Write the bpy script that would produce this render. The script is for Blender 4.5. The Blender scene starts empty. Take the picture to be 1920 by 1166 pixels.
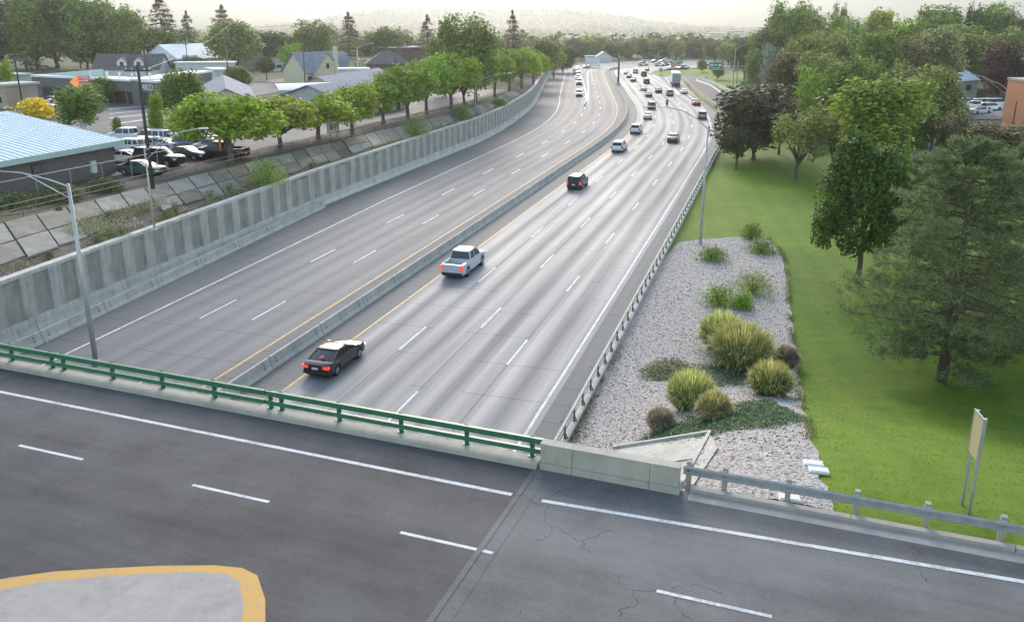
import bpy, math, random
import numpy as np
from mathutils import Vector, Matrix
R_=math.radians
SC=bpy.context.scene; COL=SC.collection
# ------------------------------------------------------------------ camera
CAMH=20.1; FPX=1599.0; TH=math.atan(505/1599.)
cam=bpy.data.cameras.new('camera'); co=bpy.data.objects.new('camera',cam); COL.objects.link(co)
co.location=(0,0,CAMH); co.rotation_euler=(math.pi/2-TH,0,0)
cam.sensor_width=36; cam.lens=FPX/1920*36; cam.shift_y=-43/1920.
cam.clip_start=.1; cam.clip_end=30000
SC.camera=co
# ------------------------------------------------------------------ world, sun, exposure
SUN_EL=R_(25); SUN_AZ=R_(-2)          # azimuth from +Y towards +X
w=bpy.data.worlds.new('World'); SC.world=w; w.use_nodes=True
nt=w.node_tree; nt.nodes.clear()
wo=nt.nodes.new('ShaderNodeOutputWorld'); wb=nt.nodes.new('ShaderNodeBackground'); ws=nt.nodes.new('ShaderNodeTexSky')
ws.sky_type='NISHITA'; ws.sun_disc=False; ws.sun_elevation=SUN_EL; ws.sun_rotation=SUN_AZ
ws.altitude=800; ws.air_density=1.3; ws.dust_density=2.5; ws.ozone_density=1.0
wb.inputs[1].default_value=.15
wm=nt.nodes.new('ShaderNodeMix'); wm.data_type='RGBA'; wm.blend_type='MULTIPLY'; wm.inputs[0].default_value=1; wm.inputs[7].default_value=(1.05,1.0,.93,1)
nt.links.new(ws.outputs[0],wm.inputs[6]); nt.links.new(wm.outputs[2],wb.inputs[0]); nt.links.new(wb.outputs[0],wo.inputs[0])
sl=bpy.data.lights.new('sun','SUN'); so=bpy.data.objects.new('sun',sl); COL.objects.link(so)
sl.energy=1.25; sl.angle=R_(20); sl.color=(1,.94,.87)
so.rotation_euler=Vector((math.sin(SUN_AZ)*math.cos(SUN_EL),math.cos(SUN_AZ)*math.cos(SUN_EL),math.sin(SUN_EL))).to_track_quat('Z','Y').to_euler()
SC.view_settings.view_transform='Standard'; SC.view_settings.look='None'; SC.view_settings.gamma=1; SC.view_settings.exposure=1.25
SC.render.engine='CYCLES'
cy=SC.cycles; cy.use_denoising=True; cy.max_bounces=6; cy.diffuse_bounces=3; cy.glossy_bounces=2; cy.transmission_bounces=3; cy.volume_bounces=0; cy.transparent_max_bounces=6
cy.sample_clamp_indirect=6
# ------------------------------------------------------------------ geometry of the place
def P(x,y,z=0.):
    "pixel of the photograph -> world point at height z"
    r=(x-960)/FPX; u=-(y-540)/FPX
    d=(r, math.cos(TH)+u*math.sin(TH), -math.sin(TH)+u*math.cos(TH))
    t=(z-CAMH)/d[2]
    return (d[0]*t,d[1]*t,z)
def Qy(X,Y,Z):
    Z-=CAMH
    return 540-FPX*(Y*math.sin(TH)+Z*math.cos(TH))/(Y*math.cos(TH)-Z*math.sin(TH))
def sstep(a,b,x):
    x=min(max((x-a)/(b-a),0),1); return x*x*(3-2*x)
def lerp(tab,x):
    if x<=tab[0][0]: return tab[0][1]
    for (a,va),(b,vb) in zip(tab[:-1],tab[1:]):
        if x<=b: return va+(vb-va)*(x-a)/(b-a)
    return tab[-1][1]
# freeway reference line (left edge of the eastbound lanes), heading in degrees right of +Y
HEAD=[(-80,17.3),(95,17.1),(110,15.2),(125,13.0),(140,9.6),(160,6.6),(185,4.0),(300,4.6),(312,8),(370,74),(380,78),(700,80)]
PATH=[]
_x,_y=-12.8,44.7
_h=lerp(HEAD,0)
_x-=80*math.sin(R_(17.3)); _y-=80*math.cos(R_(17.3))
for i in range(0,621):
    h=R_(lerp(HEAD,i-80)); PATH.append((_x,_y,h)); _x+=math.sin(h); _y+=math.cos(h)
PN=np.array(PATH)
def fw(s,t,z=0.):
    k=min(max(s+80,0),619.999); i=int(k); f=k-i
    a=PATH[i]; b=PATH[i+1]
    x=a[0]+(b[0]-a[0])*f; y=a[1]+(b[1]-a[1])*f; h=a[2]+(b[2]-a[2])*f
    return (x+t*math.cos(h), y-t*math.sin(h), z)
def fhead(s): return lerp(HEAD,s)
def st(X,Y):
    d=(PN[:,0]-X)**2+(PN[:,1]-Y)**2
    i=int(np.argmin(d)); x,y,h=PATH[i]
    dx,dy=X-x,Y-y
    return i-80+dx*math.sin(h)+dy*math.cos(h), dx*math.cos(h)-dy*math.sin(h)
WALLT=[(-80,-20.4),(0,-21.2),(20,-22.1),(45,-23.2),(67,-23.3),(98,-23.3),(137,-25.2),(330,-25.2)]
SLOPT=[(-80,-30.5),(10,-29.4),(45,-28.2),(85,-26.9),(110,-27.0),(140,-28.5),(330,-28.6)]
WHITE=[(-80,-15.6),(0,-16.0),(24,-16.6),(50,-17.4),(120,-17.8),(160,-18.5),(190,-19),(330,-19.2)]
def zup(Y): return 5.6-.006*(Y-45)
UV_=np.array((.93527,-.35393)); NV_=np.array((.35393,.93527))
ZB=5.6
def br(a,b,z=ZB): 
    p=a*UV_+b*NV_; return (p[0],p[1],z)
def zright(X,Y,s=None,t=None):
    if s is None: s,t=st(X,Y)
    b=X*NV_[0]+Y*NV_[1]
    emb=5.35*(1-sstep(25.5,50,b))*sstep(16.6,27,t)
    roll=3.6*sstep(32,75,t)*sstep(30,90,b)
    if s is not None: roll*=1-sstep(125,175,s)*(1-sstep(60,90,t))
    z=.12*(1-sstep(120,140,s)*1.6)+max(emb,roll)+.35*emb*roll/6
    if s>300: z*=1-sstep(300,345,s)
    return z
def ground(X,Y):
    if Y>330: return gfar(X,Y)
    s,t=st(X,Y)
    if t>16.8: return zright(X,Y,s,t)
    if t<lerp(SLOPT,s): return zup(Y)
    if t<lerp(WALLT,s): 
        a=lerp(WALLT,s); return zup(Y)+(3.9-zup(Y))*(t-lerp(SLOPT,s))/(a-lerp(SLOPT,s))
    return 0.
def gfar(X,Y):
    return -.15-22*sstep(520,1000,Y)
def G(x,y):
    "pixel -> point on the terrain"
    r=(x-960)/FPX; u=-(y-540)/FPX
    d=np.array((r, math.cos(TH)+u*math.sin(TH), -math.sin(TH)+u*math.cos(TH)))
    d/=abs(d[1]); k=18.
    while k<6000:
        p=d*k; gz=ground(p[0],p[1])
        if CAMH+p[2]<=gz: break
        k+=max(.4,(CAMH+p[2]-gz)*.6)
    lo,hi=k-max(3,k*.03),k
    for _ in range(14):
        m=(lo+hi)/2; p=d*m
        if CAMH+p[2]<=ground(p[0],p[1]): hi=m
        else: lo=m
    p=d*hi; return (p[0],p[1],ground(p[0],p[1]))
def height_to(p,ypx):
    lo,hi=0,60
    for _ in range(30):
        m=(lo+hi)/2
        if Qy(p[0],p[1],p[2]+m)<=ypx: hi=m
        else: lo=m
    return hi
def mpp(p): 
    "metres per photo pixel at p"
    return (p[1]*math.cos(TH)-(p[2]-CAMH)*math.sin(TH))/FPX
# ------------------------------------------------------------------ object helpers
def link(o,parent=None):
    COL.objects.link(o)
    if parent: o.parent=parent
    return o
def tag(o,label=None,cat=None,group=None,kind=None):
    if label: o['label']=label
    if cat: o['category']=cat
    if group: o['group']=group
    if kind: o['kind']=kind
    return o
def empty(name,loc,rz=0,label=None,cat=None,group=None,scale=None):
    o=bpy.data.objects.new(name,None); o.empty_display_size=.3; link(o)
    o.location=loc; o.rotation_euler=(0,0,rz)
    if scale: o.scale=scale
    return tag(o,label,cat,group)
def ordn(k):
    W=['first','second','third','fourth','fifth','sixth','seventh','eighth','ninth','tenth','eleventh','twelfth','thirteenth','fourteenth','fifteenth','sixteenth','seventeenth','eighteenth','nineteenth']
    T=['twentieth','thirtieth','fortieth','fiftieth','sixtieth']; TT=['twenty','thirty','forty','fifty','sixty']
    k+=1
    if k<20: return W[k-1]
    a,b=divmod(k-20,10); return T[a] if b==0 else TT[a]+'-'+W[b-1]
class MB:
    "collects shapes into one mesh"
    def __init__(s): s.v=[]; s.f=[]; s.m=[]; s.uv=None; s.mi=0
    def add(s,vs,fs,mi=None):
        n=len(s.v); s.v.extend([tuple(float(c) for c in v) for v in vs]); s.f.extend([tuple(i+n for i in f) for f in fs]); s.m.extend([s.mi if mi is None else mi]*len(fs)); return s
    def box(s,x0,x1,y0,y1,z0,z1,mi=None,mat=None):
        vs=[(x,y,z) for z in (z0,z1) for x,y in ((x0,y0),(x1,y0),(x1,y1),(x0,y1))]
        if mat is not None: vs=[tuple(mat@Vector(v)) for v in vs]
        return s.add(vs,[(3,2,1,0),(4,5,6,7),(0,1,5,4),(1,2,6,5),(2,3,7,6),(3,0,4,7)],mi)
    def tube(s,pts,rad,n=8,cap=True,mi=None):
        pts=[Vector(p) for p in pts]
        if not hasattr(rad,'__len__'): rad=[rad]*len(pts)
        rings=[]; prev=None
        for i,p in enumerate(pts):
            d=(pts[min(i+1,len(pts)-1)]-pts[max(i-1,0)]).normalized()
            a=prev if prev is not None else (Vector((1,0,0)) if abs(d.x)<.9 else Vector((0,1,0)))
            u=(a-d*a.dot(d)).normalized(); prev=u; v=d.cross(u)
            rings.append([p+(u*math.cos(2*math.pi*k/n)+v*math.sin(2*math.pi*k/n))*rad[i] for k in range(n)])
        vs=[q for r in rings for q in r]; fs=[]
        for i in range(len(pts)-1):
            for k in range(n):
                fs.append((i*n+k,i*n+(k+1)%n,(i+1)*n+(k+1)%n,(i+1)*n+k))
        if cap: fs+= [tuple(range(n))[::-1], tuple((len(pts)-1)*n+k for k in range(n))]
        return s.add(vs,fs,mi)
    def beam(s,a,b,w,h,mi=None):
        "box section bar from a to b, width w, height h (up)"
        a=Vector(a); b=Vector(b); d=(b-a).normalized(); up=Vector((0,0,1)) if abs(d.z)<.95 else Vector((0,1,0))
        sd=d.cross(up).normalized(); up=sd.cross(d)
        vs=[p+sd*x*w/2+up*y*h/2 for p in (a,b) for x,y in ((-1,-1),(1,-1),(1,1),(-1,1))]
        return s.add(vs,[(3,2,1,0),(4,5,6,7),(0,1,5,4),(1,2,6,5),(2,3,7,6),(3,0,4,7)],mi)
    def prism(s,poly,z0,z1,mi=None):
        n=len(poly); vs=[(p[0],p[1],z0) for p in poly]+[(p[0],p[1],z1) for p in poly]
        return s.add(vs,[tuple(range(n))[::-1],tuple(range(n,2*n))]+[(k,(k+1)%n,n+(k+1)%n,n+k) for k in range(n)],mi)
    def disc(s,c,r,axis,n=14,th=.02,mi=None):
        c=Vector(c); a=Vector(axis).normalized()*th/2
        return s.tube([c-a,c+a],r,n,True,mi)
    def build(s,name,mats,parent=None,smooth=False,uvs=None):
        me=bpy.data.meshes.new(name); me.from_pydata(s.v,[],s.f)
        for m in (mats if isinstance(mats,(list,tuple)) else [mats]): me.materials.append(m)
        if any(s.m): me.polygons.foreach_set('material_index',s.m)
        if smooth: me.polygons.foreach_set('use_smooth',[True]*len(s.f))
        if uvs is not None:
            ul=me.uv_layers.new(name='UVMap'); li=[0]*len(me.loops); me.loops.foreach_get('vertex_index',li)
            fl=[]; 
            for i in li: fl.extend(uvs[i])
            ul.data.foreach_set('uv',fl)
        me.update(); o=bpy.data.objects.new(name,me); return link(o,parent)
def strip(name,mat,s0,s1,ts,zf=None,ds=2.,kind='structure',parent=None,dz=0.):
    "sheet in freeway coordinates; ts = list of lateral offsets (numbers or tables)"
    n=max(1,int(round((s1-s0)/ds))); m=MB(); uv=[]; vs=[]; fs=[]
    for i in range(n+1):
        s=s0+(s1-s0)*i/n
        for j,t in enumerate(ts):
            tt=lerp(t,s) if hasattr(t,'__len__') else t
            x,y,_=fw(s,tt); z=(zf(x,y,s,tt,j) if zf else 0)+dz
            vs.append((x,y,z)); uv.append((tt,s))
    c=len(ts)
    for i in range(n):
        for j in range(c-1):
            fs.append((i*c+j,i*c+j+1,(i+1)*c+j+1,(i+1)*c+j))
    m.add(vs,fs); o=m.build(name,mat,parent,uvs=uv)
    if kind: tag(o,kind=kind)
    return o
# ------------------------------------------------------------------ materials
def newmat(name):
    m=bpy.data.materials.new(name); m.use_nodes=True; t=m.node_tree; return m,t,t.nodes['Principled BSDF']
class NT:
    def __init__(s,t): s.t=t
    def n(s,ty,**k):
        x=s.t.nodes.new(ty)
        for a,b in k.items(): setattr(x,a,b)
        return x
    def l(s,a,b): s.t.links.new(a,b)
    def m(s,op,a,b=None,c=None,clamp=False):
        x=s.n('ShaderNodeMath',operation=op,use_clamp=clamp)
        for i,v in enumerate((a,b,c)):
            if v is None: continue
            if isinstance(v,(int,float)): x.inputs[i].default_value=v
            else: s.l(v,x.inputs[i])
        return x.outputs[0]
    def noise(s,vec,scale,detail=4,rough=.55,dist=0):
        x=s.n('ShaderNodeTexNoise'); x.inputs['Scale'].default_value=scale; x.inputs['Detail'].default_value=detail; x.inputs['Roughness'].default_value=rough; x.inputs['Distortion'].default_value=dist
        if vec is not None: s.l(vec,x.inputs['Vector'])
        return x.outputs['Fac']
    def ramp(s,fac,stops):
        x=s.n('ShaderNodeValToRGB'); e=x.color_ramp.elements
        while len(e)<len(stops): e.new(.5)
        for i,(p,c) in enumerate(stops): e[i].position=p; e[i].color=(*c,1) if len(c)==3 else c
        s.l(fac,x.inputs[0]); return x.outputs[0]
    def mix(s,f,a,b,bt='MIX'):
        x=s.n('ShaderNodeMix',data_type='RGBA',blend_type=bt)
        for k,v in ((0,f),(6,a),(7,b)):
            if isinstance(v,(int,float)): x.inputs[k].default_value=v
            elif isinstance(v,tuple): x.inputs[k].default_value=(*v,1) if len(v)==3 else v
            else: s.l(v,x.inputs[k])
        return x.outputs[2]
    def vscale(s,vec,sx,sy,sz):
        x=s.n('ShaderNodeMapping'); x.inputs['Scale'].default_value=(sx,sy,sz); s.l(vec,x.inputs['Vector']); return x.outputs[0]
    def bump(s,h,st,d,bs):
        x=s.n('ShaderNodeBump'); x.inputs['Strength'].default_value=st; x.inputs['Distance'].default_value=d; s.l(h,x.inputs['Height']); s.l(x.outputs[0],bs.inputs['Normal'])
def surf(name,col,rough=.7,var=.15,scale=3.,metal=0.,bump=0.,bscale=30.,spec=.5,coat=0.,stretch=None):
    m,t,b=newmat(name); k=NT(t); tc=k.n('ShaderNodeTexCoord').outputs['Object']
    v=k.vscale(tc,*stretch) if stretch else tc
    f=k.noise(v,scale,5,.6)
    lo=tuple(c*(1-var) for c in col); hi=tuple(min(1,c*(1+var)) for c in col)
    k.l(k.ramp(f,[(.25,lo),(.75,hi)]),b.inputs['Base Color'])
    b.inputs['Roughness'].default_value=rough; b.inputs['Metallic'].default_value=metal
    b.inputs['Specular IOR Level'].default_value=spec; b.inputs['Coat Weight'].default_value=coat
    if bump: k.bump(k.noise(tc,bscale,3),bump,.02,b)
    return m
def glass(name,col=(.02,.025,.03),rough=.08):
    m,t,b=newmat(name); b.inputs['Base Color'].default_value=(*col,1); b.inputs['Roughness'].default_value=rough; b.inputs['Specular IOR Level'].default_value=.8; return m
def emis(name,col,st):
    m,t,b=newmat(name); b.inputs['Base Color'].default_value=(*col,1); b.inputs['Emission Color'].default_value=(*col,1); b.inputs['Emission Strength'].default_value=st; return m
def leafmat(name,col,var=.35,trans=.25,sat=1.):
    m,t,b=newmat(name); k=NT(t)
    geo=k.n('ShaderNodeNewGeometry'); oi=k.n('ShaderNodeObjectInfo')
    tc=k.n('ShaderNodeTexCoord').outputs['Object']
    cl=k.noise(tc,3.2,2)
    f=k.m('ADD',k.m('MULTIPLY',geo.outputs['Random Per Island'],.55),k.m('MULTIPLY',cl,.45))
    lo=(col[0]*(1-var),col[1]*(1-var*.9),col[2]*(1-var*.6)); hi=(col[0]*(1+var*1.2),col[1]*(1+var),col[2]*(1+var*.5))
    c=k.ramp(f,[(.2,lo),(.8,hi)])
    h=k.n('ShaderNodeHueSaturation'); k.l(c,h.inputs['Color'])
    k.l(k.m('ADD',.485,k.m('MULTIPLY',oi.outputs['Random'],.03)),h.inputs['Hue']); k.l(k.m('ADD',.88,k.m('MULTIPLY',oi.outputs['Random'],.24)),h.inputs['Value'])
    k.l(h.outputs[0],b.inputs['Base Color']); b.inputs['Roughness'].default_value=.6; b.inputs['Specular IOR Level'].default_value=.25
    tr=k.n('ShaderNodeBsdfTranslucent'); k.l(h.outputs[0],tr.inputs[0])
    mx=k.n('ShaderNodeMixShader'); mx.inputs[0].default_value=trans
    out=[x for x in t.nodes if x.type=='OUTPUT_MATERIAL'][0]
    k.l(b.outputs[0],mx.inputs[1]); k.l(tr.outputs[0],mx.inputs[2]); k.l(mx.outputs[0],out.inputs[0])
    return m
def road_mat(name,base,light,period,offs,streak,joint=4.6,gloss=.35,rub=0.,seams=True):
    "freeway concrete: u = lateral metres, v = metres along"
    m,t,b=newmat(name); k=NT(t); uv=k.n('ShaderNodeUVMap').outputs[0]
    sp=k.n('ShaderNodeSeparateXYZ'); k.l(uv,sp.inputs[0]); u,v=sp.outputs[0],sp.outputs[1]
    wob=k.m('MULTIPLY',k.m('SUBTRACT',k.noise(k.vscale(uv,.15,.03,1),1,2),.5),.7)
    ph=k.m('MULTIPLY',k.m('ADD',k.m('ADD',u,-offs),wob),2*math.pi/period)
    c1=k.m('COSINE',ph)                       # +1 on the lane lines, -1 at lane centre
    c2=k.m('COSINE',k.m('MULTIPLY',ph,2))      # -1 in both wheel paths
    wheel=k.m('MULTIPLY',k.m('SUBTRACT',1,c2),.5)
    oil=k.m('POWER',k.m('MULTIPLY',k.m('SUBTRACT',1,c1),.5),5)
    lng=k.noise(k.vscale(uv,1.6,.025,1),1,4,.6)
    lng2=k.noise(k.vscale(uv,5,.05,1),1,3,.6)
    big=k.noise(k.vscale(uv,.08,.02,1),1,3)
    fine=k.noise(k.vscale(uv,9,9,1),1,4,.7)
    tot=k.m('MULTIPLY',wheel,streak)
    tot=k.m('SUBTRACT',tot,k.m('MULTIPLY',oil,streak*.75))
    tot=k.m('ADD',tot,k.m('MULTIPLY',k.m('SUBTRACT',lng,.5),.95))
    tot=k.m('ADD',tot,k.m('MULTIPLY',k.m('SUBTRACT',lng2,.5),.35))
    tot=k.m('ADD',tot,k.m('MULTIPLY',k.m('SUBTRACT',big,.5),.8))
    tot=k.m('ADD',k.m('ADD',tot,.42),k.m('MULTIPLY',k.m('SUBTRACT',fine,.5),.45),clamp=True)
    col=k.mix(tot,base,light)
    if seams:
        jv=k.m('MODULO',k.m('ADD',v,k.m('ADD',200.,k.m('MULTIPLY',k.m('FLOOR',k.m('DIVIDE',k.m('ADD',u,100.-offs),period)),.0))),joint)
        j=k.m('LESS_THAN',jv,.07)
        ju=k.m('MODULO',k.m('ADD',u,period*40-offs),period)
        j2=k.m('LESS_THAN',k.m('ABSOLUTE',k.m('SUBTRACT',ju,period*.5)),-1)
        j3=k.m('LESS_THAN',ju,.06)
        jj=k.m('MAXIMUM',k.m('MULTIPLY',j,k.m('GREATER_THAN',k.noise(k.vscale(uv,.12,.06,1),1,2),.47)),j3)
        col=k.mix(k.m('MULTIPLY',jj,.62),col,(.05,.05,.055))
    # patches of repair and rubber
    st_=k.noise(k.vscale(uv,.5,.12,1),1,5,.65,.6)
    col=k.mix(k.m('MULTIPLY',k.m('SUBTRACT',st_,.6,clamp=True),1.2,clamp=True),col,tuple(c*.5 for c in base))
    k.l(col,b.inputs['Base Color'])
    k.l(k.m('SUBTRACT',.80,k.m('MULTIPLY',tot,gloss*.7)),b.inputs['Roughness'])
    b.inputs['Specular IOR Level'].default_value=.3
    k.bump(fine,.12,.01,b)
    return m
M={}
M['eb']=road_mat('eastbound_concrete',(.165,.165,.165),(.335,.34,.35),3.66,0,.27,joint=4.6)
M['wb']=road_mat('westbound_concrete',(.14,.142,.146),(.225,.228,.236),3.75,-4.7,.2,joint=4.6,gloss=.2)
M['shoulder']=road_mat('shoulder_concrete',(.13,.135,.135),(.215,.22,.22),40,-9,.0,joint=2.2,gloss=.1)
def asph(name,a,b_,sc=1.,crack=0.):
    m,t,b=newmat(name); k=NT(t); tc=k.n('ShaderNodeTexCoord').outputs['Object']
    r=k.n('ShaderNodeMapping'); r.inputs['Rotation'].default_value=(0,0,R_(20.7)); k.l(tc,r.inputs['Vector']); v=r.outputs[0]
    n1=k.noise(k.vscale(v,.06,.35,.3),1,4,.6,.5); n2=k.noise(v,14*sc,4,.75); n3=k.noise(v,.5*sc,5,.6); n4=k.noise(k.vscale(v,.25,3,1),1,3)
    f=k.m('ADD',k.m('ADD',k.m('MULTIPLY',n1,.5),k.m('MULTIPLY',n3,.35)),k.m('ADD',k.m('MULTIPLY',n2,.3),k.m('MULTIPLY',n4,.12)))
    col=k.ramp(f,[(.47,a),(.74,b_)])
    if crack:
        vo=k.n('ShaderNodeTexVoronoi',feature='DISTANCE_TO_EDGE'); vo.inputs['Scale'].default_value=crack
        dv=k.n('ShaderNodeVectorMath',operation='ADD'); nn=k.n('ShaderNodeTexNoise'); nn.inputs['Scale'].default_value=1.2; k.l(v,nn.inputs['Vector']); k.l(v,dv.inputs[0]); k.l(nn.outputs['Color'],dv.inputs[1])
        k.l(dv.outputs[0],vo.inputs['Vector'])
        c=k.m('MULTIPLY',k.m('LESS_THAN',vo.outputs['Distance'],.0042),k.m('GREATER_THAN',k.noise(v,.25,2),.52))
        col=k.mix(k.m('MULTIPLY',c,.7),col,(.03,.03,.032))
    k.l(col,b.inputs['Base Color']); b.inputs['Roughness'].default_value=.8; k.bump(n2,.5,.015,b); return m
M['asph_dark']=asph('dark_asphalt',(.027,.027,.029),(.098,.097,.102),1,0)
M['asph_old']=asph('weathered_asphalt',(.065,.065,.067),(.165,.165,.165),1,.34)
M['asph_lot']=asph('parking_asphalt',(.085,.085,.092),(.16,.16,.168),.6)
M['ramp']=asph('ramp_asphalt',(.05,.052,.056),(.085,.09,.095),.5)
def concrete(name,col,var=.3,streaks=True,sc=.8):
    m,t,b=newmat(name); k=NT(t); tc=k.n('ShaderNodeTexCoord').outputs['Object']
    n1=k.noise(tc,sc,5,.65); n2=k.noise(k.vscale(tc,3.5,3.5,.45),1,4,.6); n3=k.noise(tc,22,3,.7)
    f=k.m('ADD',k.m('MULTIPLY',n1,.45),k.m('ADD',k.m('MULTIPLY',n2,.4 if streaks else .1),k.m('MULTIPLY',n3,.2)))
    k.l(k.ramp(f,[(.32,tuple(c*(1-var*1.3) for c in col)),(.5,col),(.72,tuple(min(1,c*(1+var)) for c in col))]),b.inputs['Base Color'])
    b.inputs['Roughness'].default_value=.85; k.bump(n3,.3,.01,b); return m
M['conc']=concrete('barrier_concrete',(.43,.42,.375),.42)
M['conc_light']=concrete('pale_concrete',(.52,.51,.46),.35)
M['conc_dark']=concrete('fluted_panel_concrete',(.33,.31,.27),.35)
M['conc_warm']=concrete('parapet_concrete',(.42,.39,.33),.25,True,.6)
M['kerb']=concrete('kerb_concrete',(.36,.33,.30),.2)
M['slabA']=concrete('slope_slab_concrete',(.36,.33,.265),.34,False); M['slabB']=concrete('slope_slab_tan',(.29,.25,.185),.34,False); M['slabC']=concrete('slope_slab_pale',(.43,.405,.345),.3,False)
M['dirt']=surf('dry_dirt',(.15,.115,.095),.95,.45,1.5,bump=.6,bscale=18)
M['base']=surf('city_ground',(.10,.12,.06),.95,.5,.02)
M['yard']=surf('yard_ground',(.075,.085,.04),.95,.45,.12,bump=.3,bscale=3)
def worn(name,col,under,cut):
    m,t,b=newmat(name); k=NT(t); tc=k.n('ShaderNodeTexCoord').outputs['Object']
    f=k.m('ADD',k.m('MULTIPLY',k.noise(tc,9,5,.75),.6),k.m('MULTIPLY',k.noise(tc,1.1,3),.4))
    k.l(k.ramp(f,[(cut-.05,col),(cut+.05,tuple(a*.5+c*.5 for a,c in zip(col,under)))]),b.inputs['Base Color']); b.inputs['Roughness'].default_value=.7; return m
M['white_line']=worn('white_line_paint',(.66,.67,.68),(.14,.14,.145),.53)
M['yellow_line']=surf('yellow_line_paint',(.55,.34,.12),.65,.3,2.5)
M['yellow_kerb']=worn('yellow_kerb_paint',(.60,.34,.07),(.3,.28,.24),.55)
def grassmat(name,a,b_,stripe):
    m,t,b=newmat(name); k=NT(t); tc=k.n('ShaderNodeTexCoord').outputs['Object']
    n1=k.noise(tc,.12,4,.6); n2=k.noise(tc,7,5,.8); n3=k.noise(tc,1.1,4,.6); n4=k.noise(k.vscale(tc,.25,1.6,1),1,3,.6,.4)
    f=k.m('ADD',k.m('ADD',k.m('MULTIPLY',n1,.34),k.m('MULTIPLY',n2,.42)),k.m('ADD',k.m('MULTIPLY',n3,.2),k.m('MULTIPLY',n4,.22)))
    sx=k.n('ShaderNodeSeparateXYZ'); rr=k.n('ShaderNodeMapping'); rr.inputs['Rotation'].default_value=(0,0,R_(8)); k.l(tc,rr.inputs['Vector']); k.l(rr.outputs[0],sx.inputs[0])
    mow=k.m('SINE',k.m('MULTIPLY',k.m('ADD',sx.outputs[0],k.m('MULTIPLY',n1,1.5)),2.6)); f=k.m('ADD',f,k.m('MULTIPLY',mow,.022))
    big=k.noise(k.vscale(tc,1,.5,1),.055,3,.5); f=k.m('ADD',f,k.m('MULTIPLY',k.m('SUBTRACT',big,.5),.55))  # broad bands of light and shadow on the lawn, put into the colour
    cc=k.ramp(f,[(.36,a),(.74,b_)]); dry=k.m('SUBTRACT',k.noise(tc,.33,6,.75),.62,clamp=True)
    k.l(k.mix(k.m('MULTIPLY',dry,2.2,clamp=True),cc,(.20,.19,.05)),b.inputs['Base Color']); b.inputs['Roughness'].default_value=.8; b.inputs['Specular IOR Level'].default_value=.2
    k.bump(k.m('ADD',n2,k.m('MULTIPLY',k.noise(tc,40,2),.6)),.9,.06,b); return m
M['grass']=grassmat('mown_lawn',(.055,.125,.010),(.185,.28,.024),1)
def gravelmat():
    m,t,b=newmat('pale_gravel'); k=NT(t); tc=k.n('ShaderNodeTexCoord').outputs['Object']
    vo=k.n('ShaderNodeTexVoronoi'); vo.inputs['Scale'].default_value=10.5; k.l(tc,vo.inputs['Vector'])
    vo2=k.n('ShaderNodeTexVoronoi'); vo2.inputs['Scale'].default_value=24; k.l(tc,vo2.inputs['Vector'])
    sp=k.n('ShaderNodeSeparateColor'); k.l(vo.outputs['Color'],sp.inputs[0])
    sp2=k.n('ShaderNodeSeparateColor'); k.l(vo2.outputs['Color'],sp2.inputs[0])
    f=k.m('ADD',k.m('MULTIPLY',sp.outputs[0],.5),k.m('MULTIPLY',sp2.outputs[0],.5))
    col=k.ramp(f,[(.10,(.10,.08,.07)),(.30,(.33,.30,.275)),(.6,(.50,.465,.435)),(.95,(.74,.70,.665))])
    pk=k.noise(tc,.35,4,.6)
    col=k.mix(k.m('MULTIPLY',k.m('SUBTRACT',pk,.5,clamp=True),2.2,clamp=True),col,(.50,.39,.36))
    k.l(col,b.inputs['Base Color']); b.inputs['Roughness'].default_value=.9
    h=k.m('ADD',vo.outputs['Distance'],k.m('MULTIPLY',vo2.outputs['Distance'],.5))
    k.bump(h,1.,.06,b); return m
M['gravel']=gravelmat()
M['green_paint']=surf('green_rail_paint',(.035,.16,.085),.45,.25,4)
M['steel']=surf('galvanised_steel',(.42,.43,.42),.45,.2,3,metal=.6)
M['steel_dark']=surf('weathered_steel',(.16,.14,.13),.6,.3,3,metal=.3)
M['rust_rail']=surf('rusty_rail',(.33,.22,.15),.6,.35,2)
M['wood']=surf('utility_pole_wood',(.20,.15,.11),.9,.35,2,stretch=(6,6,.6))
M['wood_dark']=surf('dark_pole_wood',(.06,.05,.05),.9,.35,2,stretch=(6,6,.6))
M['bark']=surf('tree_bark',(.13,.10,.08),.95,.4,5,bump=.8,bscale=14,stretch=(3,3,.6))
M['white']=surf('white_paint',(.75,.76,.76),.6,.08,1.2)
M['black']=surf('black_paint',(.02,.02,.022),.5,.2,2)
M['rubber']=surf('tyre_rubber',(.02,.02,.02),.8,.2,6)
M['rim']=surf('alloy_rim',(.45,.46,.48),.35,.1,6,metal=.8)
M['glass']=glass('tinted_glass'); M['wglass']=glass('window_glass',(.012,.013,.016),.3)
M['tail']=emis('lit_tail_lamp',(.9,.06,.04),.35); M['taild']=surf('red_lamp_lens',(.45,.03,.025),.3,.1,2)
M['head']=surf('headlamp_lens',(.8,.82,.85),.15,.05,2); M['plate']=surf('licence_plate',(.7,.72,.75),.5,.1,8)
M['trim']=surf('black_trim',(.03,.03,.032),.6,.2,4)
CARC={'black':(.012,.012,.014),'white':(.88,.88,.88),'silver':(.56,.57,.58),'grey':(.16,.165,.17),'bluegrey':(.56,.58,.62),'red':(.25,.02,.02),'darkgreen':(.05,.09,.075),'beige':(.42,.40,.33),'navy':(.03,.04,.07),'gold':(.33,.22,.10)}
for k_,c in CARC.items(): 
    M['car_'+k_]=surf('car_paint_'+k_,c,.28,.03,1,coat=.6)
LEAF={}
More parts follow.
